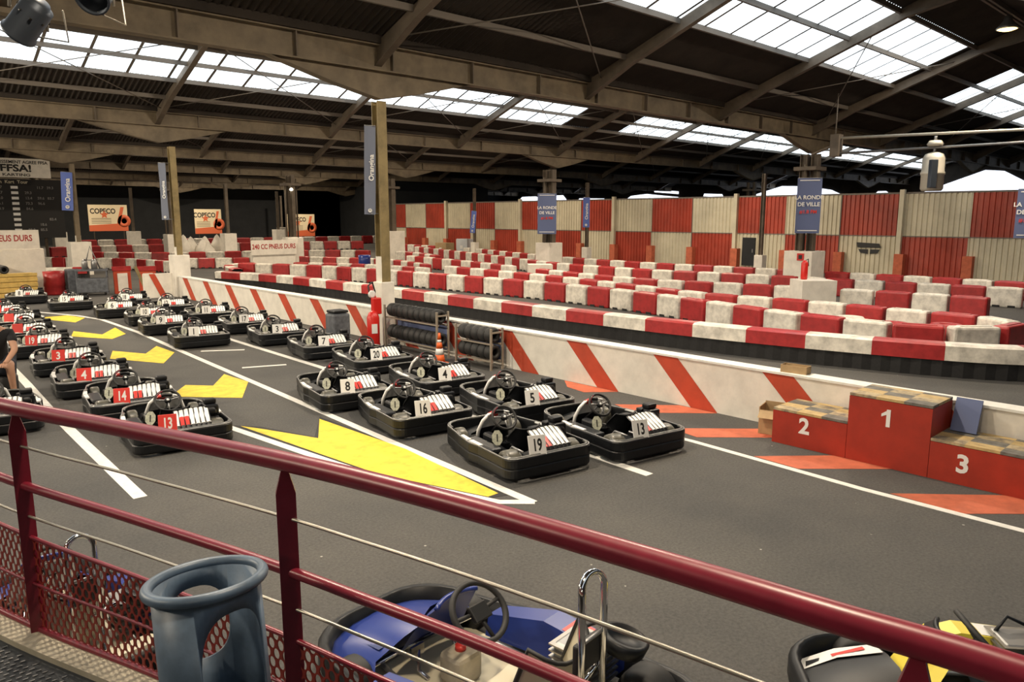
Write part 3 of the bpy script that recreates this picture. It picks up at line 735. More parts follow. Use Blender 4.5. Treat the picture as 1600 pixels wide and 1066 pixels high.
    pc = MB(); pc.tube([(0, .12, .54), (0, .6, .12)], .013, 'chrome', 6); pc.build('steering_column', k)
    s = MB(); rows = []
    for t in range(11):
        u = t / 10
        if u < .5: y_ = .04 - .42 * u * 2; z = .14 - .03 * math.sin(u * 2 * PI)
        else: y_ = -.38 - .14 * (u - .5) * 2; z = .14 + .42 * (u - .5) * 2
        rows.append([(.2 * (i / 5 - 1), y_ + (.13 * abs(i / 5 - 1) ** 3 if u > .5 else 0), z + (.15 * min(1, u * 2) + .04) * abs(i / 5 - 1) ** 3 * (1 if u <= .5 else .5)) for i in range(11)])
    s.strip(rows, 'panel_cream' if body == 'blue_paint' else 'kart_black', True); s.tube([r[0] for r in rows] + rows[-1][1:-1] + [r[-1] for r in rows[::-1]], .012, 'rubber', 6)
    s.build('seat', k)
    if body == 'blue_paint':
        ft = MB(); ft.box((-.02, .22, .17), (.18, .16, .2), 'kerb', bev=.03); ft.lathe([(.03, 0), (.03, .03), (.001, .03)], 'sticker_red', 12, Tm((-.02, .22, .27))); ft.build('fuel_tank', k)
    e = MB(); e.box((.36, -.30, .24), (.22, .24, .24), 'grey_metal', bev=.02)
    for i in range(6): e.box((.36, -.30, .15 + .04 * i), (.25, .27, .010), 'hub')
    e.tube([(.3, -.4, .35), (.2, -.5, .42), (.05, -.52, .4)], .016, 'chrome', 8); e.tube([(.42, -.2, .36), (.5, -.3, .42), (.44, -.42, .38)], .012, 'kart_black', 6)
    e.build('engine', k)
    ab = MB(); ab.lathe([(.09, 0), (.12, .01), (.125, .08), (.10, .09), (.085, .05), (.001, .05)], 'kart_black', 24, Tm((.36, -.52, .42), (.25, .2, 0))); ab.build('air_filter', k)
    rb = MB(); rb.box((.1, -.84, .20), (.5, .16, .14), 'panel_cream' if body == 'blue_paint' else 'kart_black', bev=.04); rb.box((-.32, -.84, .2), (.3, .16, .12), 'bin_grey', bev=.04); rb.build('rear_guard', k)
    if hoop:
        h = MB(); W = .085; ztop = 1.07 if sc > 1 else 1.02
        pts = [(-W, -.60, .12), (-W, -.60, ztop - W)] + [(-W * math.cos(a), -.60 + .02 * math.sin(a), ztop - W + W * math.sin(a)) for a in [PI * i / 12 for i in range(1, 12)]] + [(W, -.60, ztop - W), (W, -.60, .12)]
        h.tube(pts, .018, 'chrome', 12); h.tube([(-W, -.6, .72), (W, -.6, .72)], .010, 'grey_metal', 8)
        ho = h.build('roll_hoop', k)
        hp = MB(); hp.box((0, -.575, .62), (.20, .035, .17), 'rubber', bev=.012); hp.build('head_pad', ho)
    return k
big_kart(2.60, 2.94, 6, 'blue two tone go-kart with chrome roll hoop parked just below the handrail', 'blue_paint', ('blue_paint', 'navy', 'blue_paint'), sc=1.13, zs=.86)
big_kart(4.52, .93, 40, 'white and black go-kart with yellow front panel at the bottom right below the handrail', 'sticker_yellow', ('kart_black', 'sticker_white', 'sticker_yellow'), hoop=False, sc=1.0, zs=.92)
big_kart(.93, 5.36, 4, 'blue go-kart with chrome roll hoop half hidden behind the perforated panel at left', 'blue_paint', ('blue_paint', 'navy', 'sticker_white'), sc=.9)

# ------------------------------------------------------------------ handrail and viewing platform
RC = [(-.05, 5.6), (.18, 4.6), (.48, 3.56), (.52, 3.46), (.75, 2.82), (1.0, 2.10), (1.16, 1.5), (1.27, .95), (1.34, .54), (1.39, .25), (1.43, -.3), (1.42, -1.2)]
def smooth(P, n=8):
    out = []
    for i in range(len(P) - 1):
        p0 = Vector(P[max(i - 1, 0)]); p1 = Vector(P[i]); p2 = Vector(P[i + 1]); p3 = Vector(P[min(i + 2, len(P) - 1)])
        for k in range(n):
            t = k / n; out.append(.5 * ((2 * p1) + (-p0 + p2) * t + (2 * p0 - 5 * p1 + 4 * p2 - p3) * t * t + (-p0 + 3 * p1 - 3 * p2 + p3) * t ** 3))
    out.append(Vector(P[-1])); return out
RC2 = [p for i, p in enumerate(RC) if i != 3]
RP = smooth(RC2)
ZP = 1.1
def drop(y): return (3.46 - y) / (3.46 - 2.1)             # 0 at first post, 1 at second
def path(z0, dz=0, off=0.0, pts=None):
    out = []
    for i, p in enumerate(RP):
        t = (RP[min(i + 1, len(RP) - 1)] - RP[max(i - 1, 0)]).normalized(); n = Vector((t.y, -t.x))   # towards the camera side
        q = p + n * off; d = max(-1, min(1.2, drop(p.y))); out.append((q.x, q.y, z0 + dz * d))
    return out
hr = empty('handrail', (RP[24].x, RP[24].y, ZP), 0, 'dark red curved metal handrail with cables and perforated lower panel on the viewing platform', 'railing')
OFF = -Vector((RP[24].x, RP[24].y, ZP))
def hb(mb, name, lab=None):
    mb.v = [v + OFF for v in mb.v]; return mb.build(name, hr, lab)
b = MB(); b.tube(path(2.05), .031, 'rail_red', 20); hb(b, 'top_rail')
b = MB(); b.tube(path(1.73, -.045), .018, 'rail_red', 12); hb(b, 'middle_rail')
for z, dz in ((1.895, -.03), (1.60, -.04)):
    b = MB(); b.tube(path(z, dz), .0055, 'cable', 6); hb(b, 'cable', 'thin steel cable')
def perf_build():
    top = path(1.50, -.06); bot = path(1.10, 0)
    vs = []; fs = []; uvs = []; s = 0
    for i, (a, c_) in enumerate(zip(top, bot)):
        if i: s += (Vector(a[:2]) - Vector(top[i - 1][:2])).length
        vs += [Vector(c_) + OFF, Vector(a) + OFF]; uvs += [(s, 0), (s, a[2] - 1.1)]
    for i in range(len(top) - 1): fs.append((2 * i, 2 * i + 2, 2 * i + 3, 2 * i + 1))
    me = bpy.data.meshes.new('perforated_panel'); me.from_pydata([tuple(v) for v in vs], [], fs); uvl = me.uv_layers.new(name='UVMap')
    for l in me.loops: uvl.data[l.index].uv = uvs[l.vertex_index]
    me.materials.append(M('perforated_red')); o = bpy.data.objects.new('perforated_panel', me); COL.objects.link(o); o.parent = hr
    md = o.modifiers.new('thick', 'SOLIDIFY'); md.thickness = .004
    o['label'] = 'red perforated sheet with oval holes'
perf_build()
b = MB(); b.tube(path(1.51, -.06, .0), .009, 'rail_red', 8); b.tube(path(1.10, 0), .014, 'rail_red', 8); b.tube(path(1.31, -.03, .008), .006, 'rail_red', 6); hb(b, 'panel_edge')
# posts
def post(x, y, ang):
    b = MB(); T = Tm((x, y, 0), (0, 0, ang)); w_, d_ = .030, .016
    b.add([(-w_, -d_, ZP - .18), (w_, -d_, ZP - .18), (w_, d_, ZP - .18), (-w_, d_, ZP - .18), (-w_, -d_, 1.95), (w_, -d_, 1.95), (w_, d_, 1.95), (-w_, d_, 1.95), (-.008, -.008, 2.035), (.008, -.008, 2.035), (.008, .008, 2.035), (-.008, .008, 2.035)],
          [(0, 3, 2, 1), (0, 1, 5, 4), (1, 2, 6, 5), (2, 3, 7, 6), (3, 0, 4, 7), (4, 5, 9, 8), (5, 6, 10, 9), (6, 7, 11, 10), (7, 4, 8, 11), (8, 9, 10, 11)], 'rail_red', T)
    hb(b, 'post')
post(.515, 3.455, -.15); post(.995, 2.105, -.42); post(1.37, .40, -1.3); post(.08, 4.9, -.1); post(1.42, -.9, -1.5)
# platform
def plat():
    edge = [(p.x, p.y) for p in RP]
    inner = path(0, 0, -.12) if False else None
    off_in = []
    for i, p in enumerate(RP):
        t = (RP[min(i + 1, len(RP) - 1)] - RP[max(i - 1, 0)]).normalized(); n = Vector((t.y, -t.x)); off_in.append(p + n * .10)
    ctr = Vector((-1, 2))
    if (off_in[20] - ctr).length > (RP[20] - ctr).length:
        off_in = []
        for i, p in enumerate(RP):
            t = (RP[min(i + 1, len(RP) - 1)] - RP[max(i - 1, 0)]).normalized(); n = Vector((-t.y, t.x)); off_in.append(p + n * .10)
    k = MB(); n_ = len(RP)
    poly = [(p.x, p.y) for p in RP] + [(p.x, p.y) for p in off_in[::-1]]
    k.strip([[(p.x + .02, p.y, ZP - .14) for p in RP], [(p.x + .02, p.y, ZP - .005) for p in RP], [(q.x, q.y, ZP - .005) for q in off_in], [(q.x, q.y, ZP - .14) for q in off_in]], 'kerb')
    struct(k, 'platform_edge')
    g = MB(); poly = [(q.x, q.y) for q in off_in] + [(-3.5, -1.2), (-3.5, 5.6)]
    g.prism(poly, ZP - .10, ZP - .03, 'grate'); 
    struct(g, 'platform_deck')
    # grating bumps
    gb = MB()
    for i in range(26):
        for j in range(52):
            x = -.25 + i * .032 + (.016 if j % 2 else 0); y = 2.55 + j * .028
            ok = True
            for q in off_in:
                if abs(q.y - y) < .08 and x > q.x - .03: ok = False
            if ok: gb.prism([(x - .009, y - .003), (x + .009, y - .003), (x + .009, y + .003), (x - .009, y + .003)], ZP - .031, ZP - .026, 'grey_metal')
    struct(gb, 'platform_deck_studs')
    lg = MB()
    for x, y in ((.2, 4.0), (.85, 2.0), (1.15, .3), (-3.2, 5), (-3.2, -.8)): lg.box((x, y, (ZP - .1) / 2), (.1, .1, ZP - .1), 'steel_brown')
    struct(lg, 'platform_supports')
plat()

# ------------------------------------------------------------------ grey bin with big openings
def make_bin():
    root = empty('litter_bin', (.69, 1.98, 1.07), 0, 'blue grey cylindrical litter bin with round openings, standing inside the handrail', 'bin')
    H0, H1, R = .22, .735, .142
    def wall(r, th):
        mb = MB(); n = 64; prof = [(r, H0), (r, H1), (r - th, H1), (r - th, H0)]
        mb.lathe(prof, 'bin_grey', n)
        return mb
    mb = MB(); n = 64; vs = []; fs = []
    for (r, z) in [(R, H0), (R, H1), (R - .006, H1), (R - .006, H0)]:
        for k in range(n): a = 2 * PI * k / n; vs.append((r * math.cos(a), r * math.sin(a), z))
    for i in range(4):
        for k in range(n): l = (k + 1) % n; j = (i + 1) % 4; fs.append((i * n + k, i * n + l, j * n + l, j * n + k))
    mb.add(vs, fs, 'bin_grey', None, True)
    o = mb.build('bin_shell', root)
    # openings cut with rounded prisms
    view = math.atan2(-1.80, -.60)      # direction from the bin to the camera
    cuts = []
    for ang, zc, hw, hh in ((view + .44, .50, .088, .175), (view + 3.40, .565, .085, .11)):
        c = MB(); pts = []
        for i in range(40):
            a = 2 * PI * i / 40; ca, sa = math.cos(a), math.sin(a); e = .75
            pts.append((hw * math.copysign(abs(ca) ** e, ca), hh * math.copysign(abs(sa) ** e, sa)))
        T = Tm((0, 0, zc), (0, 0, ang)) @ Tm((.03, 0, 0), (PI/2, 0, PI/2))
        c.prism(pts, 0, .2, 'bin_grey', T); co = c.build('cutter'); cuts.append(co)
        md = o.modifiers.new('cut', 'BOOLEAN'); md.operation = 'DIFFERENCE'; md.object = co; md.solver = 'EXACT'
    for co in cuts: co.parent = root
    bpy.context.view_layer.update()
    dg = bpy.context.evaluated_depsgraph_get(); dg.update()
    me = bpy.data.meshes.new_from_object(o.evaluated_get(dg)); o.modifiers.clear(); o.data = me
    for co in cuts: bpy.data.objects.remove(co)
    rm = MB(); rm.tube([((R + .008) * math.cos(a), (R + .008) * math.sin(a), H1 - .004) for a in [2 * PI * k / 64 for k in range(64)]], .0155, 'bin_grey', 14, closed=True); rm.build('rim', root)
    bt = MB(); bt.lathe([(.001, H0 + .01), (R - .008, H0 + .01), (R - .008, H0 + .02), (.001, H0 + .02)], 'bin_grey', 48); bt.build('bottom', root)
    st = MB(); st.tube([(0, 0, 0), (0, 0, H0 + .01)], .03, 'bin_grey', 16); st.lathe([(.13, 0), (.13, .012), (.001, .012)], 'bin_grey', 32); st.build('stand', root)
    lg = MB(); rows = []
    for i in range(9):
        a = view + 2.9 + 1.5 * i / 8; rows.append([((R - .02) * math.cos(a) * s, (R - .02) * math.sin(a) * s, z) for s, z in ((.95, H0 + .03), (1.0, .34), (.97, .41 - .012 * abs(i - 4)))])
    lg.strip(rows, 'bag', True); lg.build('bin_liner', root, label='pale grey bag inside the bin')
    root.rotation_euler = (0, math.radians(-4), 0)
    return root
litter = make_bin()
litter.rotation_euler = Euler((math.radians(-7), math.radians(.5), 0))
_t = litter.rotation_euler.to_matrix() @ Vector((0, 0, .735)); litter.location = Vector((.69, 1.98, 1.815)) - _t

# ------------------------------------------------------------------ tyre racks, cone, extinguisher
def rack(x, ya, yb, h, levels, label):
    r = empty('tyre_rack', (x, (ya + yb) / 2, 0), 0, label, 'rack')
    b = MB(); L = yb - ya
    for sy in (-1, 1):
        for sx in (-.14, .14): b.box((sx, sy * L / 2, h / 2), (.035, .035, h), 'rack_steel')
        b.box((0, sy * L / 2, h - .08), (.28, .03, .03), 'rack_steel')
    for z in levels:
        for sx in (-.1, .1): b.box((sx, 0, z), (.03, L, .03), 'rack_steel')
    b.build('frame', r)
    p = MB(); p.box((.16, 0, h * .45), (.015, L - .08, h * .55), 'banner_blue'); p.build('back_board', r, 'blue board behind the rack')
    return r
rack(8.95, 11.62, 13.45, .95, (.22, .68), 'steel rack with two rows of tyres right of the tall column')
rack(9.02, 10.09, 11.11, .78, (.16, .48), 'lower steel rack with one row of tyres beside the striped wall')
def loose_tyre():
    mb = MB(); r, h = .145, .095
    mb.lathe([(r * .5, -h), (r * .85, -h), (r * .97, -h * .7), (r, -h * .3), (r, h * .3), (r * .97, h * .7), (r * .85, h), (r * .5, h), (r * .48, 0), (r * .5, -h)], 'rubber', 22, Tm((0, 0, 0), (PI/2, 0, 0)))
    return mb.build('tyre', label='black kart tyre standing in a row on the tall rack', cat='tyre', group='spare tyres on the tall rack', loc=(8.95, 11.05, .83))
ty0 = loose_tyre(); used = [False]
def ty(x, y, z, lab, grp):
    if not used[0]: t = ty0; used[0] = True
    else: t = ty0.copy(); COL.objects.link(t)
    t.location = (x, y, z); t['label'] = lab; t['group'] = grp
for i in range(9): ty(8.95, 11.745 + i * .196, .841, 'black kart tyre in the upper row of the tall steel rack', 'spare tyres in the upper row of the tall rack')
for i in range(9): ty(8.95, 11.745 + i * .196, .381, 'black kart tyre in the lower row of the tall steel rack', 'spare tyres in the lower row of the tall rack')
for i in range(5): ty(9.02, 10.22 + i * .191, .642, 'black kart tyre on the low rack beside the striped wall', 'spare tyres on the low rack')
for i in range(5): ty(9.02, 10.22 + i * .191, .321, 'black kart tyre on the bottom shelf of the low rack', 'spare tyres on the bottom shelf of the low rack')
for i in range(7): ty(4.7 + .0, 30.55 + i * .2, 1.01, 'black kart tyre lined up on the yellow crate at the far left', 'tyres on the far left crate')
cn = empty('traffic_cone', (8.62, 11.3, 0), 0, 'orange traffic cone with white bands between the two tyre racks', 'cone')
b = MB(); b.box((0, 0, .015), (.26, .26, .03), 'cone_orange', bev=.01)
b.lathe([(.11, .03), (.085, .18)], 'cone_orange', 20); b.lathe([(.085, .18), (.066, .30)], 'sticker_white', 20); b.lathe([(.066, .30), (.045, .42)], 'cone_orange', 20); b.lathe([(.045, .42), (.037, .47)], 'sticker_white', 20); b.lathe([(.037, .47), (.02, .60), (.001, .60)], 'cone_orange', 20)
b.build('cone_body', cn)
fe = empty('fire_extinguisher', (8.42, 13.3, 0), 0, 'red wheeled fire extinguisher leaning beside the tall yellow column', 'fire extinguisher')
b = MB(); b.lathe([(.001, .08), (.10, .08), (.13, .13), (.13, .72), (.09, .82), (.03, .86), (.001, .86)], 'fire_red', 24); b.build('cylinder', fe)
b = MB(); b.prism([(-.06, -.1), (.06, -.1), (.06, .1), (-.06, .1)], 0, .004, 'sticker_white', Tm((-.05, -.125, .5), (PI/2, 0, -.3))); b.build('paper_label', fe)
b = MB(); b.tube([(.1, .1, .85), (.16, .15, 1.25), (.10, .15, 1.45), (-.02, .12, 1.38), (.02, .12, 1.1), (.12, .1, .9)], .018, 'rubber', 8); b.build('hose', fe)
b = MB(); b.tube([(.15, .12, .05), (.15, .12, 1.15)], .018, 'fire_red', 8); b.box((.12, .05, .95), (.2, .12, .35), 'fire_red', bev=.02); b.lathe([(.05, -.02), (.08, -.02), (.08, .02), (.05, .02)], 'sticker_white', 16, Tm((.05, .1, 1.2), (PI/2, .4, 0))); b.build('hose_box', fe)
for sg in (-1, 1):
    b = MB(); b.lathe([(.001, -.02), (.09, -.02), (.09, .02), (.001, .02)], 'rubber', 18, Tm((sg * .16, .1, .09), (0, PI/2, 0))); b.build('wheel', fe)
bb = MB(); bb.box((8.5, 14.9, .35), (.42, .42, .62), 'trolley_grey', bev=.05); bb.box((8.5, 14.9, .7), (.36, .36, .06), 'kart_black', bev=.02); bb.box((8.5, 14.9, .03), (.36, .36, .06), 'kart_black')
bb.build('equipment_bin', label='dark grey equipment bin left of the fire extinguisher', cat='bin')

# ------------------------------------------------------------------ track barriers
def resample(P, step):
    P = [Vector(p) for p in smooth(P, 10)]; out = []; acc = 0; nxt = step / 2
    for i in range(len(P) - 1):
        d = (P[i + 1] - P[i]).length
        while acc + d >= nxt and d > 0:
            t = (nxt - acc) / d; q = P[i].lerp(P[i + 1], t); a = P[i + 1] - P[i]; out.append((q, math.atan2(a.y, a.x))); nxt += step
        acc += d
    return out
def block_mesh(m, name, L=.93, h=.62):
    b = MB(); b.box((0, 0, h / 2), (L, .34, h), m, bev=.05); b.box((0, 0, h + .0), (L * .7, .14, .03), m, bev=.012)
    for sg in (-1, 1): b.box((sg * L * .22, -.0, .035), (.2, .36, .07), 'tyre_black')
    return b.mesh(name)
BM = {'red': block_mesh('barrier_red', 'barrier_block_red'), 'white': block_mesh('barrier_white', 'barrier_block_white')}
nblock = [0]
OBST = [((22.1, 10.3), 1.2), ((23.3, 23.2), 1.2), ((27.6, 41.1), 1.3), ((28.3, 27.5), 1.2), ((34, 40.3), .8), ((33.2, 29.2), .7), ((22.5, 54.8), 1.0), ((33, 68.4), 1.1), ((20, 68.4), 1.1), ((9.5, 41.15), 1.1), ((34.6, 44.5), 1.3), ((35.4, 43), 1.3), ((14.5, 36), 1.2), ((16.3, 36.4), 1.5), ((18.5, 38.2), 1.4), ((20.8, 33.5), .7), ((20.7, 41.1), 1.1), ((18.5, 54.8), 1.1), ((28.85, 13.87), 1.2)]
ORD = ['nearest', 'second', 'third']
def blocks(P, where, step=1.0, sc=1.0, start=0):
    for i, (q, a) in enumerate(resample(P, step * sc)):
        if any((q - Vector(c_)).length < r_ for c_, r_ in OBST): continue
        c = 'red' if (i + start) % 2 == 0 else 'white'
        o = bpy.data.objects.new('barrier_block', BM[c]); COL.objects.link(o); o.location = (q.x, q.y, 0); o.rotation_euler = (0, 0, a); o.scale = (sc, sc, sc)
        tag(o, f'{c} plastic barrier block {where}', 'barrier', f'{c} barrier blocks {where}'); nblock[0] += 1
blocks([(14.9, 35.2), (16.6, 31.5), (17.4, 27.3), (17.8, 22.6), (18.1, 17.6), (17.8, 13.5), (17.2, 10.9), (16.6, 8.7), (16.4, 7.2), (16.4, 5.6), (17.0, 4.5), (18.1, 4.1), (18.9, 4.9), (19.0, 6.6), (19.1, 9.2), (18.9, 12.0), (19.5, 15), (20.3, 19.3), (20.9, 26.7)], 'in the long hairpin row beyond the striped pit wall')
blocks([(23.4, 5.9), (23.3, 8.4), (22.4, 12.9), (21.7, 16.3), (22.3, 21.0), (24.0, 29), (24.9, 35.3)], 'in the curved row directly behind the hairpin row')
blocks([(27.4, 5.0), (26.9, 9.7), (26.3, 15.4), (25.7, 19.3), (26.3, 25.0), (28.6, 32), (31.1, 39.7), (33, 46)], 'in the second last row before the red and cream wall')
blocks([(29.6, 2.5), (29.9, 7.3), (30.0, 12), (29.8, 17.4), (29.6, 22.2), (30.2, 27.3), (32, 34), (34.4, 42), (35.2, 52)], 'in the last row in front of the red and cream wall')
blocks([(12.6, 52.0), (16.1, 48.0), (23.8, 45.2), (27.2, 39.8), (25.8, 33.7)], 'in the row crossing behind the tyre pressure signs', sc=1.05)
blocks([(12, 60), (17.9, 61.0), (27.6, 60), (36, 57)], 'in the farthest left row before the black wall', sc=1.15)
blocks([(17, 73), (24, 72), (34, 70), (46, 69)], 'along the foot of the black wall', sc=1.3)
blocks([(14, 43), (17, 41), (20, 40.2), (22.5, 34.5), (21.5, 29)], 'in the infield row left of the white plinths', sc=.9)
blocks([(15, 37.2), (17.6, 35.5), (19.6, 31.5), (20.3, 27.2)], 'on the inner bend behind the blue drum', sc=.85)
blocks([(8, 51), (10, 47), (12.4, 43.5), (13.2, 39)], 'in the left infield behind the scoreboard sign', sc=.95)
def belt(P, label, h=.56, step=1.15):
    Q = smooth(P, 14); r = empty('tyre_barrier', (Q[0].x, Q[0].y, 0), 0, label, 'barrier'); off = -Vector((Q[0].x, Q[0].y, 0))
    # tyre stacks: scalloped black wall
    pts = resample(P, .16); rows = [[], [], []]; base = MB()
    def nrm(a): return Vector((-math.sin(a), math.cos(a)))
    L = []; R = []
    for i, (q, a) in enumerate(pts):
        wv = .17 + (.03 if i % 2 else 0); n = nrm(a); L.append(q + n * wv); R.append(q - n * wv)
    ring = L + R[::-1]; n = len(ring)
    rr = []
    for z, s in ((0, 0), (.12, 0), (.14, .0), (.26, 0), (.34, 0), (h - .04, 0)): rr.append([(p.x + off.x, p.y + off.y, z) for p in ring])
    base.strip(rr, 'tyre_black', False, closed=True); base.build('tyre_wall', r)
    bt = MB(); pts = resample(P, step / 6)
    for i in range(len(pts) - 1):
        c = 'barrier_red' if (i // 6) % 2 == 0 else 'barrier_white'
        (q0, a0), (q1, a1) = pts[i], pts[i + 1]; n0, n1 = nrm(a0), nrm(a1)
        sec = [(-.225, h - .26), (-.225, h), (-.14, h + .03), (.14, h + .03), (.225, h), (.225, h - .26)]
        ra = [(q0.x + n0.x * s + off.x, q0.y + n0.y * s + off.y, z) for s, z in sec]; rb = [(q1.x + n1.x * s + off.x, q1.y + n1.y * s + off.y, z) for s, z in sec]
        bt.strip([ra, rb], c)
    bt.build('painted_belt', r, 'red and white painted belt')
belt([(17.4, .6), (16.2, 2.0), (14.9, 3.6), (14.2, 5.6), (13.75, 7.8), (13.5, 10.2), (13.4, 14.2), (13.4, 19.6), (13.2, 26.7), (12.2, 31)], 'black tyre barrier with red and white belt directly behind the striped pit wall')
belt([(13.6, 32.3), (14.7, 35.9), (16.3, 36.6)], 'black tyre barrier with red and white belt rounding the left end of the hairpin', h=.5)
belt([(4.0, 43), (7, 38.6), (9.0, 37.5)], 'black tyre barrier with red and white belt at the far left behind the crate')
belt([(23.6, 5.2), (24.3, 2.5), (25.5, 0)], 'black tyre barrier with red and white belt at the right edge of the picture', h=.5)
for i, (x, y) in enumerate(((17.6, 6.3), (17.9, 7.4), (17.7, 8.6), (17.9, 9.9), (18.2, 5.4), (18.1, 11.2))):
    b = MB(); m = 'barrier_red' if i % 2 == 0 else 'barrier_white'
    b.lathe([(.30, 0), (.36, .06), (.36, .40), (.30, .46), (.14, .46), (.12, .38), (.001, .38)], m, 20, Tm((x, y, 0)))
    b.build('tyre_stack', label=('red' if i % 2 == 0 else 'white') + ' painted tyre stack filling the inside of the hairpin', cat='tyre stack', group=('red' if i % 2 == 0 else 'white') + ' painted stacks inside the hairpin')

# ------------------------------------------------------------------ banners, signs, posters
def vbanner(x, y, z0, z1, wd, rz, m, txt, label, tcol='sticker_white', rot90=True, cat='banner', tilt=0, arm=None):
    b = MB(); h = z1 - z0; T = Tm((x, y, (z0 + z1) / 2), (PI/2, tilt, rz))
    rows = []
    for i in range(7):
        v = -h / 2 + h * i / 6; rows.append([(u * wd / 2, v, .015 * math.sin(3 * v + 2 * u)) for u in (-1, -.5, 0, .5, 1)])
    b.strip(rows, m, True, T); b.strip([[(p[0], p[1], p[2] - .006) for p in r[::-1]] for r in rows], m, True, T)
    if rot90:
        b.text(txt, wd * .62, tcol, T @ Tm((.03, .06, .03), (0, 0, PI/2)), extrude=.002)
        b.lathe([(wd * .10, 0), (wd * .18, 0), (wd * .18, .004), (wd * .10, .004), (wd * .10, 0)], tcol, 16, T @ Tm((0, -h / 2 + wd * .35, .022)))
    else:
        for s, yy, tx, cc in txt: b.text(tx, s, cc, T @ Tm((0, yy, .03)), extrude=.002)
        b.box((0, h / 2 - .08, .02), (wd * .8, .03, .004), tcol, T); b.box((0, -h / 2 + .1, .02), (wd * .8, .03, .004), tcol, T)
    b.tube([(-wd / 2, h / 2 + .01, 0), (wd / 2, h / 2 + .01, 0)], .012, 'grey_metal', 6, T)
    if arm:
        for zz in (z1 + .01, z0 + .02): b.tube([(x, y, zz), (arm[0], arm[1], zz)], .012, 'grey_metal', 6)
    return b.build('banner', label=label, cat=cat)
VR = -.72
vbanner(8.72, 13.72, 2.85, 4.66, .235, -.45, 'banner_grey', 'Orangina', 'tall grey blue banner with vertical lettering on the tall yellow column', arm=(8.97, 13.84), tilt=.03)
vbanner(9.05, 27.3, 2.7, 4.62, .26, -.9, 'banner_grey', 'Orangina', 'narrow grey blue banner seen edge on at the far left yellow column', arm=(9.38, 27.45))
vbanner(9.18, 41.0, 3.1, 4.9, .48, -.25, 'banner_bright', 'Orangina', 'bright blue banner with white vertical lettering left of the cream posters', arm=(9.42, 41.1), tilt=.05)
TX = [(.20, .30, 'LA RONDE', 'sticker_white'), (.20, .05, 'DE VILLE', 'sticker_white'), (.18, -.22, '#1.8 FM', 'sticker_red')]
vbanner(27.0, 12.95, 2.2, 4.2, .85, -1.05, 'banner_blue', TX, 'grey blue race banner with white and red lettering on the large column right of centre', arm=(28.60, 13.65), rot90=False)
vbanner(27.2, 26.6, 1.95, 3.95, .95, -.85, 'banner_blue', TX, 'grey blue race banner on the distant column in the middle', arm=(28.1, 27.25), rot90=False)
vbanner(29.6, 6.6, 2.1, 3.7, .8, -1.3, 'banner_blue', TX, 'grey blue race banner cut by the right edge of the picture', arm=(31.2, 6.2), rot90=False)
vbanner(32.9, 29.0, 2.2, 3.9, .4, -1.1, 'banner_bright', 'Orangina', 'blue banner on the thin column left of centre wall', arm=(33.1, 29.15))
vbanner(33.7, 40.1, 1.7, 3.2, .4, -1.2, 'banner_bright', 'Orangina', 'small distant blue banner on the thin column before the cream wall', arm=(33.9, 40.25), tilt=.1)
def board(x0, x1, y, z0, z1, m, label, name='sign', cat='sign', draw=None, rz=0, th=.05, legs=False):
    b = MB()
    if legs:
        for xx in (x0 + .4, x1 - .4): b.tube([(xx, y + .06, 0), (xx, y + .06, z1 - .1)], .05, 'steel_brown', 6)
    b.name = name; W = x1 - x0; h = z1 - z0; T = Tm(((x0 + x1) / 2, y, (z0 + z1) / 2), (PI/2, 0, rz))
    b.box((0, 0, 0), (W, h, th), m, T)
    if draw: draw(b, T @ Tm((0, 0, th / 2 + .004)), W, h)
    return b.build(name, label=label, cat=cat)
def d_ffsa(b, T, W, h):
    b.text('ETABLISSEMENT AGREE FFSA', h * .23, 'ink', T @ Tm((W / 2 - .12, h * .30, 0)), sx=.95, align='RIGHT')
    b.text('FFSA!', h * .50, 'ink', T @ Tm((.75, -.03, 0)), sx=1.25, bold=.035); b.text('KARTING', h * .2, 'ink', T @ Tm((.75, -h * .37, 0)), sx=1.5)
board(5.6, 10.45, 50, 4.98, 6.02, 'white_paint', 'white sign with black lettering above the timing scoreboard at the far left', draw=d_ffsa)
def d_score(b, T, W, h):
    for i in range(9): b.box((.35, h * .36 - i * h * .09, 0), (.34, h * .045, .004), 'sticker_white', T)
    rr = random.Random(3)
    for i in range(9):
        for cx in (-.9, -.4, 1.0, 1.6, 2.1):
            if rr.random() < .55: b.text(str(rr.randint(10, 99)) + '.' + str(rr.randint(0, 9)), .2, 'grey_metal', T @ Tm((cx, h * .36 - i * h * .09, 0)))
    b.text('Position  Kart  Tour', .25, 'panel_cream', T @ Tm((0, h * .45, 0)))
board(5.6, 11.0, 50.3, 1.6, 4.9, 'ink', 'black timing scoreboard with rows of small white figures at the far left', 'scoreboard', 'scoreboard', d_score)
sp = MB()
for x in (6.3, 10.0): sp.tube([(x, 50.5, 0), (x, 50.5, 6.0)], .08, 'steel_brown', 8)
sp.build('scoreboard_posts', label='dark posts carrying the timing scoreboard at the far left', cat='posts')
def d_pneus(t, sh=0):
    def f(b, T, W, h): b.text(t, h * .46, 'barrier_red', T @ Tm((W * sh, .04, 0)), sx=.74, bold=.02)
    return f
board(4.2, 6.12, 32.055, 1.65, 2.33, 'white_paint', 'white sign with red lettering PNEUS DURS at the left edge', draw=d_pneus('cc PNEUS DURS', -.03))
pm = MB(); pm.box((5.2, 32.25, .85), (2.1, .35, 1.6), 'white_paint', bev=.04); pm.build('sign_block', label='white concrete block carrying the left PNEUS DURS sign', cat='block')
board(16.8, 19.35, 38.075, .80, 1.58, 'white_paint', 'white sign with red lettering 240 CC PNEUS DURS in the middle distance', draw=d_pneus('240 CC PNEUS DURS'))
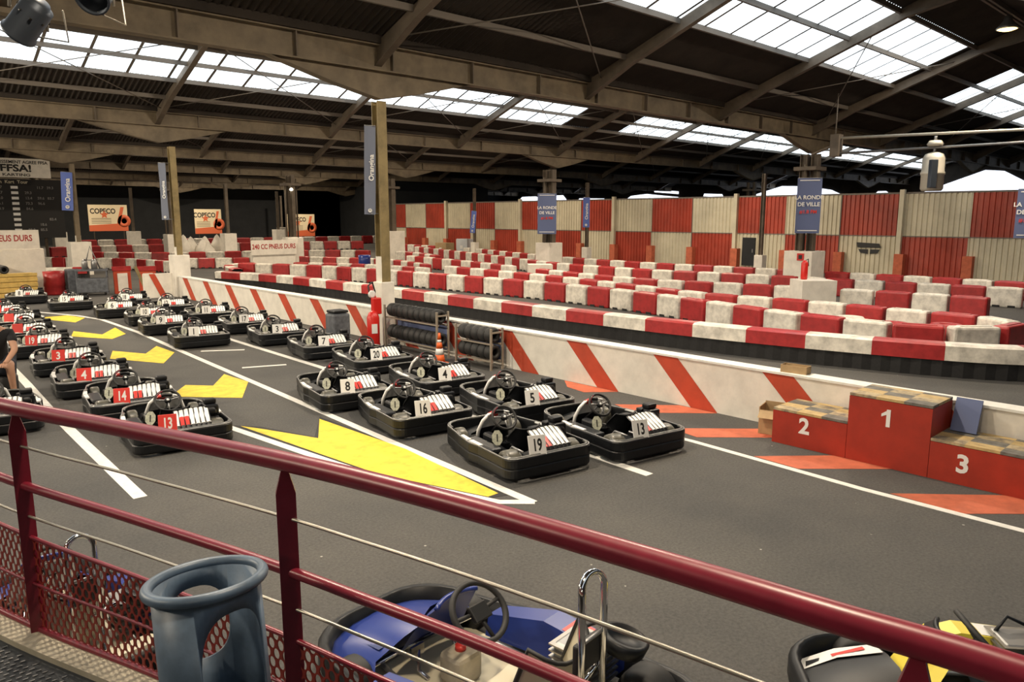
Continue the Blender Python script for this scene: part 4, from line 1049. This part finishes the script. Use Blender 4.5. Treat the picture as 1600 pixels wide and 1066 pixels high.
pm = MB(); pm.box((18.1, 38.3, .45), (2.4, .4, .9), 'white_paint', bev=.04); pm.box((19.3, 38.45, .85), (.6, .4, 1.7), 'white_paint', bev=.04); pm.build('sign_block', label='white block behind the 240 CC PNEUS DURS sign', cat='block')
def d_copeco(b, T, W, h):
    b.text('COPECO', h * .27, 'ink', T @ Tm((-W * .13, h * .25, 0)), sx=.82, bold=.03)
    star = []
    for i in range(10): r = h * (.16 if i % 2 == 0 else .07); star.append((r * math.cos(PI / 2 + i * PI / 5) - W * .1, r * math.sin(PI / 2 + i * PI / 5) + h * .12))
    b.prism(star, 0.003, .006, 'poster_red', T)
    b.prism([(-W * .5, -h * .5), (W * .5, -h * .5), (W * .5, -h * .34), (W * .2, -h * .22), (-W * .5, -h * .28)], 0, .004, 'poster_red', T)
    b.prism([(W * .20, -h * .3), (W * .28, -h * .3), (W * .42, h * .42), (W * .33, h * .42)], 0.001, .005, 'poster_red', T)
    b.lathe([(h * .10, 0), (h * .24, 0), (h * .24, .005), (h * .10, .005), (h * .10, 0)], 'poster_red', 20, T @ Tm((W * .40, -h * .12, 0)))
    for i in range(4): b.box((-W * .18, -h * (.02 + .06 * i), .001), (W * .5, h * .015, .002), 'ink', T)
for i, (x0, x1, z0, z1, lab) in enumerate(((19.5, 22.95, 1.45, 3.95, 'cream and red poster on the black wall, leftmost of three'), (29.4, 32.2, 1.05, 3.6, 'cream and red poster on the black wall, middle of three'), (39.6, 43.1, .6, 3.1, 'cream and red poster on the black wall, rightmost of three'))):
    board(x0, x1, 80, z0, z1, 'poster_cream', lab, 'poster', 'poster', d_copeco, legs=True)

# ------------------------------------------------------------------ clutter by the far left
b = MB(); b.box((5.0, 30.9, .42), (1.3, .8, .84), 'crate_yellow', bev=.03)
for i in range(5): b.box((5.0, 30.48, .1 + i * .18), (1.3, .03, .10), 'crate_yellow')
b.build('crate', label='yellow wooden crate with tyres on top at the far left', cat='crate')
b = MB(); b.lathe([(.001, 0), (.33, 0), (.35, .05), (.33, .3), (.35, .32), (.33, .6), (.35, .85), (.001, .85)], 'barrier_red', 24, Tm((6.3, 31.2, 0))); b.build('drum', label='red drum between the yellow crate and the trolley at the far left', cat='drum')
b = MB(); b.lathe([(.001, 0), (.30, 0), (.32, .05), (.30, .3), (.32, .32), (.30, .6), (.32, .85), (.001, .85)], 'blue_paint', 24, Tm((20.8, 33.5, 0))); b.build('drum', label='blue drum left of the tall yellow column in the infield', cat='drum')
tr = empty('tool_trolley', (7.3, 30.2, 0), -.3, 'grey tool trolley with gas bottles and an A shaped frame at the far left', 'trolley')
b = MB(); b.box((0, 0, .35), (1.0, .6, .5), 'trolley_grey', bev=.03); b.box((0, 0, .9), (1.05, .62, .05), 'trolley_grey')
for sx in (-.48, .48):
    for sy in (-.27, .27): b.box((sx, sy, .5), (.04, .04, .9), 'trolley_grey')
b.build('trolley_body', tr)
b = MB()
for x in (-.2, .1): b.lathe([(.001, .9), (.1, .9), (.1, 1.2), (.04, 1.3), (.001, 1.3)], 'grey_metal', 16, Tm((x, 0, 0)))
b.build('gas_bottle', tr)
b = MB(); b.tube([(-.25, .2, .9), (.0, .2, 1.75), (.28, .2, .9)], .03, 'grey_metal', 8); b.tube([(-.15, .2, 1.25), (.15, .2, 1.25)], .02, 'grey_metal', 6); b.build('frame', tr)
for sx in (-.4, .4):
    b = MB(); b.lathe([(.001, -.03), (.09, -.03), (.09, .03), (.001, .03)], 'rubber', 16, Tm((sx, -.2, .09), (0, PI/2, 0))); b.build('wheel', tr)
b = MB(); b.box((6.86, 31.2, .45), (.35, .5, .9), 'trolley_grey', bev=.04); b.build('grey_box', label='tall dark grey box beside the red drum at the far left', cat='box')
for i, x in enumerate((8.25, 8.95)):
    b = MB(); b.box((x, 30.0 - .6 * i, .42), (.58, .08, .84), 'wall_red'); b.box((x, 29.95 - .6 * i, .42), (.34, .04, .66), 'white_paint'); b.box((x, 30.0 - .6 * i, .92), (.62, .14, .16), 'barrier_red')
    b.build('barrier_board', label=('left' if i == 0 else 'right') + ' one of the two red and white boards by the far left column', cat='board')
b = MB(); b.box((0, 0, .55), (.1, .04, 1.15), 'steel_yellow', Tm((8.7, 28.6, 0), (0, -.35, 0))); b.build('plank', label='yellow and black plank leaning by the far left column', cat='plank')
for (x, y, s, lab) in ((34.6, 44.5, .9, 'brown carton stacked before the cream wall, middle distance'), (35.4, 43.0, 1.2, 'grey carton stacked before the cream wall, middle distance')):
    b = MB(); b.box((x, y, s / 2), (.8, 1.3, s), 'cardboard' if s < 1 else 'bag', bev=.03); b.box((x - .41, y, s * .5), (.01, .3, s * .2), 'sticker_white'); b.build('carton', label=lab, cat='carton')
# white rock like pile round the column below the middle poster
b = MB()
rr = random.Random(5)
for i in range(7):
    x, y = 21 + rr.uniform(-1.4, 1.4), 56 + rr.uniform(-.6, .6); h = rr.uniform(.7, 1.6)
    b.lathe([(.001, h), (.15, h * .9), (.45, h * .5), (.6, 0), (.001, 0)], 'white_paint', 7, Tm((x, y, 0), (0, 0, i)))
b.build('white_covers', label='white peaked covers around the column below the middle poster', cat='covers')
# fire extinguisher and sign on infield block
f2 = empty('fire_extinguisher', (22.0, 10.55, .92), 0, 'small red fire extinguisher on the white infield block right of centre', 'fire extinguisher')
b = MB(); b.lathe([(.001, 0), (.09, 0), (.1, .04), (.1, .5), (.04, .58), (.001, .58)], 'fire_red', 16); b.build('cylinder', f2)
b = MB(); b.tube([(0, 0, .56), (.1, -.05, .62), (.13, -.06, .4)], .015, 'rubber', 6); b.build('hose', f2)
b = MB(); b.box((28.265, 13.75, 1.25), (.02, .28, .28), 'fire_red'); b.box((28.25, 13.75, 1.25), (.01, .14, .16), 'ink'); b.build('safety_sign', label='small dark and red safety sign on the large white plinth', cat='sign')

# ------------------------------------------------------------------ ceiling fittings
ht = empty('ceiling_heater', (26.5, 8.67, 3.62), -.7, 'pale cylindrical heater hanging from the pipes at the upper right', 'heater'); ht.scale = (1.75, 1.75, 1.75)
b = MB(); b.lathe([(.001, .0), (.16, .0), (.19, .04), (.19, .28), (.205, .30), (.205, .33), (.19, .35), (.19, .58), (.15, .66), (.04, .70), (.001, .70)], 'heater', 28); b.build('heater_body', ht)
b = MB(); b.lathe([(.001, .80), (.12, .80), (.14, .84), (.1, .90), (.001, .90)], 'heater', 20); b.tube([(0, 0, .66), (0, 0, .8)], .025, 'grey_metal', 8); b.tube([(0, 0, .9), (0, 0, .98)], .03, 'grey_metal', 8); b.build('hanger', ht)
b = MB(); b.box((-.12, -.19, .3), (.12, .1, .5), 'can_grey', bev=.01); b.build('control_box', ht)
b = MB(); b.tube([(26.5, 11.85, 5.50), (26.5, 5.0, 5.30), (26.5, -2, 5.2)], .045, 'heater', 8); b.tube([(26.5, 11.8, 4.98), (26.5, 5.0, 4.98), (26.5, -2, 5.0)], .04, 'grey_metal', 8)
b.box((26.5, 11.85, 5.25), (.35, .3, .75), 'steel_brown'); b.tube([(26.5, 11.9, 5.5), (26.5, 11.9, 7.0)], .025, 'purlin', 6)
b.tube([(26.5, 11.85, 5.3), (27.6, 13.2, 5.1), (28.6, 13.7, 5.2)], .05, 'steel_brown', 6)
b.build('gas_pipes', label='pair of thin horizontal pipes carrying the heater, ending at the large column', cat='pipes')
def floodlight(x, y, z, label, power, visible=True, drop_=.4):
    r = empty('floodlight', (x, y, z), 0, label, 'lamp', 'warm floodlights under the roof ridge' if label.startswith('warm floodlight hung') else None)
    b = MB(); b.lathe([(.30, -.02), (.24, .06), (.12, .22), (.09, .34), (.001, .34)], 'grey_metal', 20); b.tube([(0, 0, .34), (0, 0, drop_)], .02, 'grey_metal', 6); b.build('lamp_housing', r)
    g = MB(); g.lathe([(.26, -.03), (.14, -.07), (.001, -.085)], 'lamp_glow', 20); g.build('lamp_glass', r)
    li = bpy.data.lights.new('lamp', 'AREA'); li.shape = 'DISK'; li.size = .5; li.energy = power; li.color = (1.0, .83, .62)
    lo = bpy.data.objects.new('lamp', li); COL.objects.link(lo); lo.parent = r; lo.location = (0, 0, -.12)
for yy, xs, pw_ in ((7.05, (2.5, 9, 16), LAMP_POWER), (20.6, (3, 10, 17, 24, 31.5), LAMP_POWER), (34.3, (4, 14, 22, 31), LAMP_POWER), (48, (17, 24, 31), LAMP_POWER), (61.5, (16, 30), LAMP_POWER), (75.2, (16, 28, 40), LAMP_POWER * 2)):  # rearmost row is unseen, added to brighten the posters and black wall
    for x in xs: floodlight(x, yy, 7.95, 'warm floodlight hung under the roof ridge', pw_)
floodlight(26.3, 6.95, 8.25, 'glowing warm floodlight under the roof at the upper right corner', LAMP_POWER)
floodlight(2.0, 1.5, 6.2, 'warm floodlight hung over the viewing platform', 150)
def fill_flood(x, y, z, power):  # unseen fill with made-up housing, added to brighten upright faces toward the camera
    r = empty('fill_light', (x, y, z), 0, 'wall mounted floodlight high on the left wall facing the track', 'lamp', 'floodlights on the left wall')
    b = MB(); b.box((-.1, 0, 0), (.2, .7, .45), 'grey_metal', Tm((0, 0, 0), (0, .35, 0)), bev=.02); b.tube([(-.15, 0, .1), (-.75, 0, .25)], .03, 'grey_metal', 6); b.build('lamp_housing', r)
    g = MB(); g.box((.01, 0, 0), (.02, .64, .39), 'lamp_glow', Tm((0, 0, 0), (0, .35, 0))); g.build('lamp_glass', r)
    li = bpy.data.lights.new('lamp', 'AREA'); li.shape = 'RECTANGLE'; li.size = .6; li.size_y = .4; li.energy = power; li.color = (1.0, .86, .66)
    lo = bpy.data.objects.new('lamp', li); COL.objects.link(lo); lo.parent = r; lo.location = (.06, 0, -.02); lo.rotation_euler = (0, math.radians(-68), 0)
for yy, p_ in ((-4, 60), (5, 130), (14, 500), (24, 700), (36, 700)): fill_flood(-5.2, yy, 5.4, p_)
b = MB(); b.lathe([(.001, -.06), (.09, -.04), (.1, .02), (.06, .08), (.001, .1)], 'tiny_glow', 12, Tm((20.6, 40.8, 4.35))); b.build('small_lamp', label='small round lamp on the distant column, left of the tall banner', cat='lamp')
def can_light(x, y, z, rot, label):
    r = empty('spotlight', (x, y, z), 0, label, 'spotlight')
    T = Tm((0, 0, 0), rot) @ Matrix.Scale(.78, 4)
    b = MB(); b.lathe([(.001, .16), (.06, .16), (.075, .13), (.10, .12), (.105, -.12), (.115, -.125), (.115, -.14), (.10, -.14), (.095, .0), (.001, .02)], 'can_grey', 28, T)
    for k in range(8):
        a = PI / 4 * k; b.lathe([(.001, 0), (.010, 0), (.010, .004), (.001, .004)], 'ink', 8, T @ Tm((.1035 * math.cos(a), .1035 * math.sin(a), .06), (0, 0, a)) @ Tm((0, 0, 0), (0, PI/2, 0)))
    b.build('can_body', r)
    y_ = MB(); y_.tube([T @ Vector((.125, 0, 0)), T @ Vector((.12, 0, .02)) + Vector((0, 0, .12)), Vector((0, 0, .30)), T @ Vector((-.12, 0, .02)) + Vector((0, 0, .12)), T @ Vector((-.125, 0, 0))], .008, 'heater', 6)
    y_.tube([(0, 0, .3), (0, 0, 4.6 - (z - 3.8))], .012, 'steel_brown', 6); y_.tube([T @ Vector((.08, .06, -.12)), T @ Vector((.26, .05, .0)), T @ Vector((.12, 0, .2))], .005, 'heater', 5)
    y_.build('yoke', r)
can_light(.98, 4.83, 3.84, (.75, .55, 0), 'grey perforated can spotlight hanging at the top left corner')
can_light(1.30, 4.72, 4.02, (-.7, .7, 0), 'dark can spotlight hanging at the top edge, right of the first')

# ------------------------------------------------------------------ seated person at the left edge
def chain(name, verts, edges, radii, m, parent, root=0, sub=2):
    me = bpy.data.meshes.new(name); me.from_pydata(verts, edges, []); me.materials.append(M(m))
    o = bpy.data.objects.new(name, me); COL.objects.link(o)
    md = o.modifiers.new('skin', 'SKIN'); md.use_smooth_shade = True
    sub_ = o.modifiers.new('sub', 'SUBSURF'); sub_.levels = sub; sub_.render_levels = sub
    for i, r_ in enumerate(radii):
        sv = me.skin_vertices[0].data[i]; sv.radius = (r_, r_) if isinstance(r_, (int, float)) else r_; sv.use_root = (i == root)
    bpy.context.view_layer.update(); dg = bpy.context.evaluated_depsgraph_get(); dg.update()
    nm = bpy.data.meshes.new_from_object(o.evaluated_get(dg)); o.modifiers.clear(); o.data = nm
    for p in nm.polygons: p.use_smooth = True
    o.parent = parent; return o
PR = empty('person', (1.95, 13.9, .05), math.radians(-105), 'person in black T-shirt and shorts sitting with bare lower legs at the left edge', 'person'); PR.scale = (1.1,) * 3
# local frame: forward +x is where the knees point
V = [(0, 0, .42), (.05, 0, .58), (.16, 0, .76), (.25, 0, .92), (.30, 0, 1.00), (.36, 0, 1.10), (.38, 0, 1.20),
     (.24, .17, .90), (.38, .24, .68), (.56, .16, .56), (.63, .13, .53),
     (.24, -.17, .90), (.38, -.24, .68), (.56, -.16, .56), (.63, -.13, .53),
     (.02, .10, .42), (.42, .16, .47), (.36, .17, .10), (.40, .17, .04), (.53, .18, .03),
     (.02, -.10, .42), (.42, -.16, .47), (.36, -.17, .10), (.40, -.17, .04), (.53, -.18, .03)]
Ed = [(0, 1), (1, 2), (2, 3), (3, 4), (4, 5), (5, 6), (3, 7), (7, 8), (8, 9), (9, 10), (3, 11), (11, 12), (12, 13), (13, 14), (0, 15), (15, 16), (16, 17), (17, 18), (18, 19), (0, 20), (20, 21), (21, 22), (22, 23), (23, 24)]
Rd = [(.13, .15), (.11, .14), (.12, .15), (.10, .15), .055, .075, .085, .058, .045, .033, .03, .058, .045, .033, .03, .09, .06, .04, .035, .03, .09, .06, .04, .035, .03]
chain('body', V, Ed, Rd, 'skin', PR)
chain('t_shirt', [(.01, 0, .46), (.05, 0, .58), (.16, 0, .76), (.25, 0, .92), (.28, 0, .96), (.24, .18, .90), (.33, .225, .76), (.24, -.18, .90), (.33, -.225, .76)], [(0, 1), (1, 2), (2, 3), (3, 4), (3, 5), (5, 6), (3, 7), (7, 8)], [(.14, .16), (.125, .15), (.135, .165), (.115, .165), .08, .072, .062, .072, .062], 'tshirt', PR)
chain('shorts', [(0, 0, .43), (.03, .11, .42), (.30, .155, .455), (.03, -.11, .42), (.30, -.155, .455)], [(0, 1), (1, 2), (0, 3), (3, 4)], [(.145, .17), .10, .08, .10, .08], 'shorts', PR)
for sg in (-1, 1):
    chain('shoe', [(.34, sg * .172, .05), (.44, sg * .175, .045), (.56, sg * .18, .035)], [(0, 1), (1, 2)], [.05, .048, .035], 'tshirt', PR)
    for f_ in range(4):
        chain('finger', [(.64, sg * .13 + (f_ - 1.5) * .018, .53), (.70, sg * .12 + (f_ - 1.5) * .019, .515), (.725, sg * .12 + (f_ - 1.5) * .018, .485)], [(0, 1), (1, 2)], [.010, .009, .007], 'skin', PR, sub=1)
    chain('thumb', [(.63, sg * .10, .53), (.67, sg * .08, .515), (.69, sg * .085, .495)], [(0, 1), (1, 2)], [.011, .010, .008], 'skin', PR, sub=1)
b = MB(); b.lathe([(.085, -.01), (.10, .03), (.095, .09), (.06, .13), (.001, .145)], 'hair', 18, Tm((.375, 0, 1.19), (0, .2, 0))); b.build('hair', PR)
b = MB()
for sy in (-.035, .035): b.lathe([(.001, -.010), (.011, -.004), (.011, .004), (.001, .010)], 'ink', 8, Tm((.462, sy, 1.20)))
b.lathe([(.001, .03), (.012, 0), (.016, -.02), (.001, -.025)], 'skin', 10, Tm((.468, 0, 1.17))); b.box((.452, 0, 1.125), (.012, .05, .008), 'sticker_red')
b.build('face', PR)
st = MB(); st.lathe([(.001, 0), (.20, 0), (.22, .03), (.22, .30), (.20, .34), (.001, .34)], 'rubber', 20, Tm((1.95, 13.9, 0))); st.build('stool', label='low black tyre used as a seat by the person at the left edge', cat='seat')
print('blocks', nblock[0])
